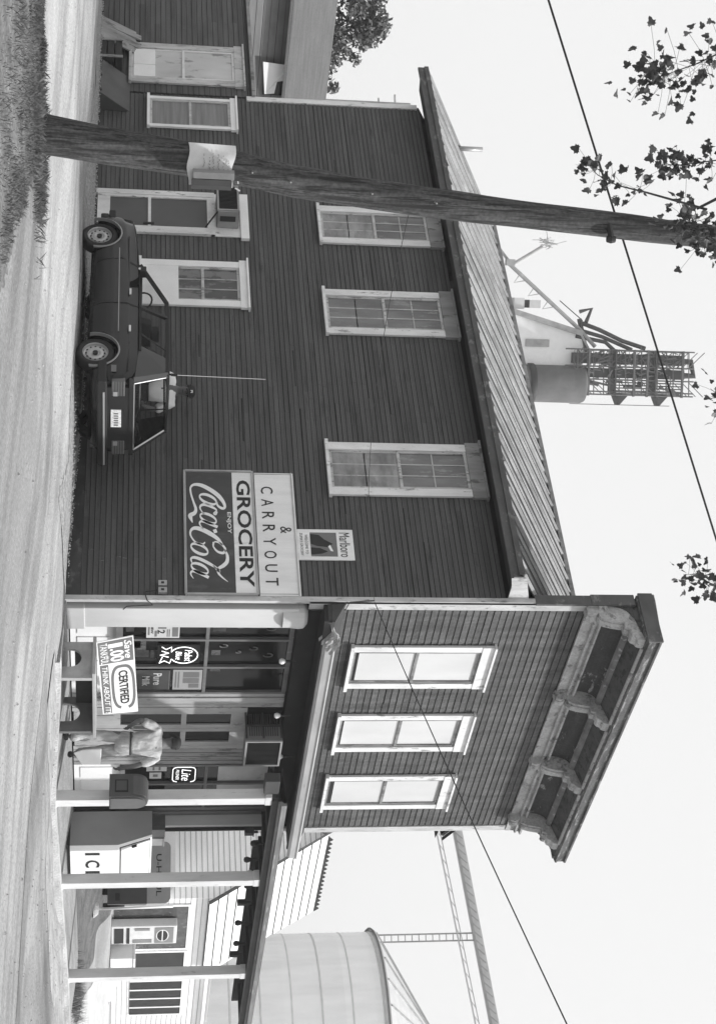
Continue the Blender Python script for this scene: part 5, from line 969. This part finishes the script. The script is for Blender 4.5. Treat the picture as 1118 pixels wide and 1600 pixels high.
A_ = Vector((-.05, -.05, 4.25)); E_ = Vector((-4.68, -7.63, 4.60)); wire('service_wire', A_, A_+(E_-A_)*2.6, .0065, .16, 'thin wire running from the front corner of the store out over the street')
wire('service_wire', A_+Vector((0, .03, 0)), TP(.20, 0, 3.42), .0035, .22, 'thin wire strung across the upper side windows to the utility pole')
# maple boughs hanging into the top of the view: one tree standing left of the camera
TL = FR(-9.27, -2.06, 54.38)
mt = thing('maple_tree', 'maple tree whose dark leafy twigs hang into the top of the picture', 'tree', (-15.2, -2.4, 0))
LEAF = mat('maple_leaf', .05, .5, .6, (9, 9, 9)); TWIG = mat('twig_bark', .05, .9, .3)
LS = [(0, 0), (.16, .02), (.36, -.08), (.36, .06), (.56, .14), (.44, .26), (.58, .50), (.36, .50), (.26, .60), (.22, .82), (0, 1.0)]; LS = LS+[(-a, b) for a, b in LS[::-1][1:-1]]
def leaf(k, p, s, rnd_):
    d = Vector((rnd_.gauss(0, .5), rnd_.gauss(0, .5), -rnd_.uniform(.3, 1.1))).normalized(); x = d.cross(Vector((rnd_.gauss(0, 1), rnd_.gauss(0, 1), rnd_.gauss(0, .4)))).normalized(); n_ = d.cross(x)
    k._add([p+x*a*s+d*b*s+n_*(abs(a)*.3*s-b*b*.15*s) for a, b in LS], [tuple(range(len(LS)))])
for bi, (pts_, nl_, spread) in enumerate((([(-1.0, 6.4), (-.9, 5.9), (-.72, 5.55), (-.62, 5.3), (-.62, 5.08)], 95, .14), ([(-.1, 6.5), (.0, 5.95), (.08, 5.6), (.13, 5.3), (.14, 5.15)], 60, .085), ([(.5, 5.7), (.38, 5.15), (.33, 4.88), (.25, 4.7), (.18, 4.62)], 34, .08), ([(1.2, 6.8), (1.0, 6.2), (.8, 5.85), (.65, 5.62), (.55, 5.45)], 90, .13), ([(1.9, 6.7), (1.55, 6.1), (1.3, 5.92), (1.08, 5.84), (.9, 5.78)], 46, .07), ([(4.0, 6.7), (3.9, 6.2), (3.8, 5.98), (3.72, 5.85), (3.72, 5.74)], 42, .09), ([(2.5, 6.9), (2.4, 6.4), (2.3, 6.15), (2.15, 6.05), (2.1, 5.98)], 16, .08))):
    dd = rnd.uniform(-1.0, .2) if bi != 3 else -.5; P_ = [TL(u, dd, z) for u, z in [(a_, b_+.07) for a_, b_ in pts_]]; k = MB(); k.tube(P_, [.012, .009, .006, .004, .002], 5)
    br = k.build('branch', TWIG, mt); k = MB(); kt = MB()
    for i in range(int(nl_*1.7)):
        f = rnd.uniform(.25, 1)*(len(P_)-1); j = min(int(f), len(P_)-2); q_ = P_[j]+(P_[j+1]-P_[j])*(f-j); e = q_+Vector((rnd.gauss(0, spread), rnd.gauss(0, spread), rnd.gauss(-.02, spread*.8)))
        leaf(k, e, rnd.uniform(.04, .085), rnd)
        if i % 2: kt.tube([q_, (q_+e)/2+Vector((0, 0, .01)), e], .0016, 4)
    k.build('leaves', LEAF, br, fix=False); kt.build('leaf_stalks', TWIG, br)
k = MB(); root = Vector((-15.2, -2.4, -.2)); k.tube([root, root+Vector((.1, 0, 2.2)), root+Vector((.5, -.1, 4.6)), root+Vector((1.4, -.2, 7.2))], [.34, .27, .22, .16], 14); k.build('trunk', mat('maple_bark', .10, .95, .5, (9, 9, 2), bump=.03), mt, smooth=True)
top = root+Vector((1.2, -.2, 6.6)); k = MB()
for u, z in ((-1.0, 6.4), (-.1, 6.5), (.5, 5.7), (1.2, 6.8), (1.9, 6.7), (4.0, 6.7), (2.5, 6.9)): e = TL(u, -.4, z); k.tube([top, top+(e-top)*.4+Vector((0, 0, 1.5)), top+(e-top)*.8+Vector((0, 0, 1.1)), e], [.10, .06, .03, .012], 7)
k.build('limbs', TWIG, mt)

# ------------------------------------------------------------------ trees, neighbour, background plant
def crown(name, blobs, n, s, material, parent, seed=3):
    r = np.random.RandomState(seed); w = np.array([b[3]**2 for b in blobs]); w = w/w.sum(); idx = r.choice(len(blobs), n, p=w); B = np.array(blobs)[idx]
    d = r.normal(size=(n, 3)); d /= np.linalg.norm(d, axis=1)[:, None]; rr_ = (r.uniform(0, 1, n)**.45)[:, None]; P = B[:, :3]+d*rr_*B[:, 3:4]*np.array([1, 1, .85])
    a = r.normal(size=(n, 3)); a /= np.linalg.norm(a, axis=1)[:, None]; b = np.cross(a, r.normal(size=(n, 3))); b /= np.linalg.norm(b, axis=1)[:, None]; sz = (s*r.uniform(.5, 1.3, n))[:, None]
    Vv = np.stack([P-a*sz, P+b*sz*.55, P+a*sz, P-b*sz*.55], 1).reshape(-1, 3); k = MB(); k.v = [tuple(v) for v in Vv.tolist()]; k.f = [(4*i, 4*i+1, 4*i+2, 4*i+3) for i in range(n)]; k.mi = [0]*n
    return k.build(name, material, parent, fix=False)
t = thing('leafy_tree', 'large leafy tree rising behind the grey roof of the neighbouring house', 'tree', (5.6, 26.5, .3)); LF = mat('tree_leaves', .11, .7, .35, (3, 3, 3))
bl = [(5.5+rnd.gauss(0, 1.0), 26.3+rnd.gauss(0, .8), 6.0+rnd.gauss(0, .8), rnd.uniform(.4, .8)) for _ in range(34)]+[(7.3, 25.0, 6.3, .6), (7.7, 24.8, 6.0, .5), (7.0, 25.3, 7.1, .5), (8.1, 24.5, 5.7, .45), (6.8, 25.4, 7.6, .35), (8.2, 24.4, 6.3, .22), (7.6, 24.9, 6.9, .2), (8.4, 24.3, 5.3, .4)]
crown('crown', bl, 22000, .075, LF, t)
k = MB(); k.tube([(5.6, 26.5, .2), (5.7, 26.4, 3), (5.9, 26.3, 5.5), (6.0, 26.2, 7)], [.3, .24, .16, .05], 10); [k.tube([(5.8, 26.3, 3.6+.4*i), (5.8+rnd.uniform(-1.5, 1.8), 26.3+rnd.uniform(-1, .6), 5.6+.3*i)], [.1, .03], 6) for i in range(6)]; k.build('trunk', TWIG, t)
t = thing('evergreen_shrub', 'dark evergreen shrub growing against the left corner of the white house', 'shrub', (20.5, 8.7, .55)); crown('foliage', [(20.5+rnd.gauss(0, .2), 8.7+rnd.gauss(0, .15), 1.7+rnd.gauss(0, .5), .40) for _ in range(12)], 6000, .05, mat('evergreen_needles', .04, .8, .4, (4, 4, 4)), t, 5)
k = MB(); k.tube([(20.5, 8.7, .4), (20.5, 8.7, 1.8)], [.06, .03], 7); k.build('stem', TWIG, t)
nh = thing('neighbour_house', 'sunlit clapboard house with plain grey roof beyond the rear wing', 'house', (6, 22, .2))
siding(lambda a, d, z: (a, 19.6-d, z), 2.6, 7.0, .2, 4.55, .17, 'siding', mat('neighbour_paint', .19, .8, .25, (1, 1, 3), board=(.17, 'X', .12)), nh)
k = MB(); k.box(2.62, 7.0, 19.63, 24, .1, 4.55); k.prism([(19.63, 4.55), (24, 4.55), (21.8, 5.42)], lambda a, b, t: (t, a, b), 2.62, 7.0); k.build('wall', GREYT, nh)
k = MB(); k.quad((2.3, 19.2, 4.42), (7.3, 19.2, 4.42), (7.3, 21.8, 5.78), (2.3, 21.8, 5.78)); k.quad((2.3, 24.4, 4.42), (7.3, 24.4, 4.42), (7.3, 21.8, 5.78), (2.3, 21.8, 5.78)); k.quad((2.3, 19.2, 4.42), (7.3, 19.2, 4.42), (7.3, 19.2, 4.34), (2.3, 19.2, 4.34)); k.build('roof', mat('grey_shingle_roof', .10, .9, .2, (1, 8, 8), grain=.2), nh, fix=False)
k = MB(); k.box(4.62, 5.2, 19.5, 19.58, 3.9, 4.5); nw_ = k.build('window', GLASSD, nh); k = MB(); k._add([(4.25, 19.45, 3.85), (5.15, 19.45, 3.95), (5.1, 19.42, 4.18), (4.75, 19.40, 4.22), (4.7, 19.4, 4.45), (4.3, 19.43, 4.5)], [(0, 1, 2, 3, 4, 5)]); k._add([(4.25, 19.5, 3.85), (5.15, 19.5, 3.95), (5.15, 19.45, 3.95), (4.25, 19.45, 3.85)], [(0, 1, 2, 3)]); k.build('white_sheet', LTR, nw_, fix=False)
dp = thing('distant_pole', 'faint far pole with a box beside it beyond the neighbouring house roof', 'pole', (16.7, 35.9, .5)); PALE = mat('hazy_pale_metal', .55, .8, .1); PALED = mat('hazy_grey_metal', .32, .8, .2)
TD = FR(16.7, 35.9, 55.3)
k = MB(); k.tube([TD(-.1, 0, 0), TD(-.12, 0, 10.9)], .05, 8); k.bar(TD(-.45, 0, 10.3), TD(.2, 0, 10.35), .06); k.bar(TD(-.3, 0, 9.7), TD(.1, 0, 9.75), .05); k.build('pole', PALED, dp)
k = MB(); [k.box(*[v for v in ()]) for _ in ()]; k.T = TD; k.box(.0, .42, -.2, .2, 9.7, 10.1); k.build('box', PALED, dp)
# grain bin
gb = thing('grain_bin', 'tall pale corrugated steel grain bin with conical roof right of the white house', 'grain bin', (40.15, 9.6, .6)); R = 4.5; BX, BYY = 40.15, 9.6
k = MB(); k.lathe((BX, BYY, 0), [(R+.03*(i % 2), .4+i*(9.8/98)) for i in range(99)], 72); k.build('wall', mat('bin_steel', .85, .6, .08, (2, 2, .4), metal=.1, board=(1.08, 'X', .04)), gb, smooth=True)
k = MB(); k.lathe((BX, BYY, 0), [(R+.14, 10.10), (R+.14, 10.2), (.5, 12.6), (.45, 12.9), (0, 12.95)], 48); k.build('roof', mat('bin_roof_steel', .6, .5, .1, metal=.25), gb)
k = MB(); [k.tube([(BX+(R+.16)*math.cos(a), BYY+(R+.16)*math.sin(a), 10.12), (BX+(R+.16)*math.cos(a+2*PI/48), BYY+(R+.16)*math.sin(a+2*PI/48), 10.12)], .03, 5) for a in [2*PI*i/48 for i in range(48)]]; k.build('eave_ring', mat('bin_rim', .12, .7), gb)
k = MB(); [k.lathe((BX, BYY, z), [(R+.02, 0), (R+.034, .02), (R+.034, .05), (R+.02, .07)], 72) for z in np.arange(1.3, 10, 1.08)]; k.build('sheet_laps', mat('bin_lap_steel', .6, .6, .1), gb)
k = MB(); [k.bar((BX+(R+.1)*math.cos(a), BYY+(R+.1)*math.sin(a), 10.24), (BX+.5*math.cos(a), BYY+.5*math.sin(a), 12.64), .06) for a in [2*PI*i/28 for i in range(28)]]; k.build('roof_ribs', GALV, gb)
cv = thing('conveyor_bridge', 'long pale overhead grain conveyor bridge crossing the sky right of the store', 'conveyor', (45, 18, .6)); TV = FR(45.03, 18.18, 26.85); cz_ = lambda u: 15.1+(u+3.24)*.163
k = mb(TV); k.T = None
def vb(k, u0, z0, u1, z1, w, h=None, d0=0, d1=None): k.bar(TV(u0, d0, z0), TV(u1, d0 if d1 is None else d1, z1), w, h)
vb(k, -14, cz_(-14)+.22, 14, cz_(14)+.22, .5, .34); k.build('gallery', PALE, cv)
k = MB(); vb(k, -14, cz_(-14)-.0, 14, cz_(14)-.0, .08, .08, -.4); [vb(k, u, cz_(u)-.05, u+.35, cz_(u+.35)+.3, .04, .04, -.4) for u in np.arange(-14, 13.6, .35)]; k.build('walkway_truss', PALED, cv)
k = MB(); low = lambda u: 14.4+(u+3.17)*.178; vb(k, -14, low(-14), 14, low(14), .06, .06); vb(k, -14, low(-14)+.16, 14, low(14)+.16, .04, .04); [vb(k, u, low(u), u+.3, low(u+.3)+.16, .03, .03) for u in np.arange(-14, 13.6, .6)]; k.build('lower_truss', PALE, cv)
k = MB(); [vb(k, u, 9, u, 16.0, .05, .05) for u in (1.2, 1.5)]; [vb(k, 1.2, 9+.3*i, 1.5, 9+.3*i, .035, .035) for i in range(23)]; k.build('ladder_tower', PALED, cv)
# grain elevator
el = thing('grain_elevator', 'tall grain elevator of pale bins, brown silo and dark pipe tower behind the store roof', 'grain elevator', (44.2, 52.2, .6))
T1 = FR(45.69, 50.73, 45.47); T2 = FR(44.19, 52.17, 46.8); T3 = FR(42.62, 53.61, 48.16); T4 = FR(45.49, 50.93, 45.66)
c = T1(-.4, 0, 0); k = MB(); k.lathe(c, [(1.08, .5), (1.08, 26.6), (1.0, 26.78), (0, 26.85)], 40); k.build('silo', mat('brown_silo_brick', .12, .9, .25, (.9, .9, .7), board=(1.0, 'X', .12), grain=.1), el, smooth=True)
k = MB(); k.lathe(c, [(1.12, 23.4), (1.16, 23.45), (1.16, 23.75), (1.12, 23.8)], 40); k.build('silo_hoop', DARK, el, smooth=True)
k = mb(T2); k.prism([(-4.6, .5), (-4.6, 14.5), (-1.3, 26.45), (-.4, 26.95), (.72, 26.42), (.85, .5)], lambda a, b, t: (a, t, b), 0, 5); k.build('headhouse', mat('headhouse_cladding', .78, .7, .05), el)
k = MB(); k.bar(T2(-4.7, -.1, 14.2), T2(-1.25, -.1, 26.6), .25, .3); k.bar(T2(-1.3, -.1, 26.45), T2(-.35, -.1, 27.0), .12, .12); k.bar(T2(-.35, -.1, 27.0), T2(.8, -.1, 26.4), .1, .1); k.bar(T2(.75, -.1, 22), T2(.75, -.1, 26.4), .06, .06); k.build('verge_trim', PALED, el)
k = mb(T2); k.box(-.85, -.42, -.06, -.005, 23.25, 24.65); k.build('louvre', PALED, el)
k = mb(T3); k.box(-1.05, -.42, 0, .9, 22.5, 23.1); k.box(-.95, -.5, 0, .9, 23.4, 24.05); k.build('dust_collector', PALE, el)
k = mb(T3); k.box(-.95, -.5, .05, .85, 23.1, 23.4); k.build('duct_gap', DARK, el)
k = MB()
tb = lambda T, ps, r: k.tube([T(u, d, z) for u, d, z in ps], r, 7)
tb(T3, [(-2.95, 0, 22.1), (.65, 0, 26.44), (1.6, 0, 27.4)], .12); tb(T3, [(-3.9, 0, 21.4), (-2.95, 0, 22.2)], .09); tb(T3, [(-2.9, 0, 22.25), (-4.0, 0, 24.0)], .09)
for f in (.25, .45, .65): u = -2.95+3.6*f; z = 22.1+4.34*f; tb(T3, [(u, 0, z), (u+.15, 0, z-.75), (u-.45, 0, z-.35)], .035)
k.build('spout_conveyor', PALED, el)
k = MB(); k.T = T3; k.box(-3.2, -2.85, -.2, .2, 21.9, 22.4); k.build('transfer_box', PALED, el)
k = MB(); k.T = None
for i in range(26): a = rnd.uniform(0, 2*PI); k.bar(T3(-4.15+rnd.gauss(0, .12), 0, 24.3+rnd.gauss(0, .35)), T3(-4.15+rnd.gauss(0, .3), 0, 24.3+rnd.gauss(0, .3)), .03)
k.build('spreader_head', PALED, el)
TWR = mat('tower_dark_steel', .05, .7, .3, (1, 1, 1)); k = MB(); k.T = T4; k.box(-1.95, -1.35, -.4, .4, 26, 32.5); k.box(-1.1, -.55, -.4, .4, 26, 32.7); k.build('leg_casing', TWR, el)
k = MB(); k.T = None
for u in (-2.15, -1.2, -.45, .25, .42):
    for d in (-.6, .6): k.bar(T4(u, d, 25.5), T4(u, d, 33.2), .06)
for i in range(8):
    z = 26.2+i*.95
    for d in (-.6, .6): k.bar(T4(-2.15, d, z), T4(.42, d, z+.1), .05); k.bar(T4(-.45, d, z), T4(.42, d, z+.95), .04); k.bar(T4(-2.15, d, z+.95), T4(-1.2, d, z), .04)
for u in (-2.15, -2.0): [k.bar(T4(u, -.7, 26+.25*i), T4(u+.8, -.7, 26+.25*i), .025) for i in range(28)]
k.bar(T4(1.0, 0, 26.0), T4(1.0, 0, 32.0), .03); k.bar(T4(.95, 0, 28.8), T4(.42, 0, 28.8), .05); k.bar(T4(.95, 0, 31.2), T4(.42, 0, 31.2), .05)
for i in range(110):
    u = rnd.uniform(-2.1, -.3); z = rnd.uniform(26.2, 32.4); k.bar(T4(u, rnd.uniform(-.7, -.5), z), T4(u+rnd.uniform(-.4, .4), -.6, z+rnd.uniform(-.7, .7)), rnd.uniform(.03, .07))
for i in range(16): u = rnd.uniform(-2.0, .1); z = rnd.uniform(26.4, 31.8); k.bar(T4(u, -.3, z), T4(u+rnd.uniform(-.15, .5), -.3, z+rnd.uniform(.3, 1.2)), rnd.uniform(.09, .2))
for i in range(5): k.bar(T4(-.3+.16*i, -.2, 28.5), T4(-.3+.16*i, -.2, 32.6), .05)
for z in (26.9, 29.6, 30.4, 32.5): k.bar(T4(-2.2, -.65, z), T4(.5, -.65, z), .12)
k.build('tower_frame', mat('tower_steel', .11, .7, .2), el)
k = MB(); k.T = T4
for z in (28.6, 31.0):
    k = MB(); k.T = T4; k.prism([(.42, z), (1.0, z+.25), (.42, z+.75)], lambda a, b, t: (a, t, b), -.5, .5); k.box(-2.2, .45, -.7, .7, z-.15, z-.05); k.build('platform', TWR, el)
k = MB(); tb(T4, [(-3.7, 0, 26.4), (-3.3, 0, 27.6), (-2.7, 0, 29.0), (-2.3, 0, 30.4)], .13); tb(T4, [(-3.3, 0, 26.2), (-2.9, 0, 27.8), (-2.2, 0, 29.6)], .12); tb(T4, [(-2.9, 0, 26.2), (-2.6, 0, 28.0), (-2.1, 0, 28.6)], .12); tb(T4, [(-3.9, 0, 26.4), (-2.0, 0, 26.9)], .14); tb(T4, [(-4.9, 0, 25.2), (-3.8, 0, 26.6)], .03)
tb(T4, [(-4.3, 0, 26.4), (-4.5, 0, 27.1), (-3.7, 0, 26.8)], .12); tb(T4, [(-1.6, 0, 32.4), (-1.6, 0, 33.2), (-.8, 0, 33.4), (-.8, 0, 32.4)], .2); k.build('spout_pipes', TWR, el)
# ------------------------------------------------------------------ hazy summer air
k = MB(); k.box(-640, 640, -640, 640, -3, 35); hz_o = k.build('haze', (lambda m: m)(bpy.data.materials.new('haze')), None); tag(hz_o, kind='stuff')
hm = hz_o.data.materials[0]; hm.use_nodes = True; n_ = hm.node_tree.nodes; n_.clear(); vo = n_.new('ShaderNodeVolumePrincipled'); oo = n_.new('ShaderNodeOutputMaterial')
vo.inputs['Color'].default_value = (1, 1, 1, 1); vo.inputs['Anisotropy'].default_value = .2; vo.inputs['Density'].default_value = .0008; hm.node_tree.links.new(vo.outputs[0], oo.inputs['Volume'])
bpy.context.view_layer.update()
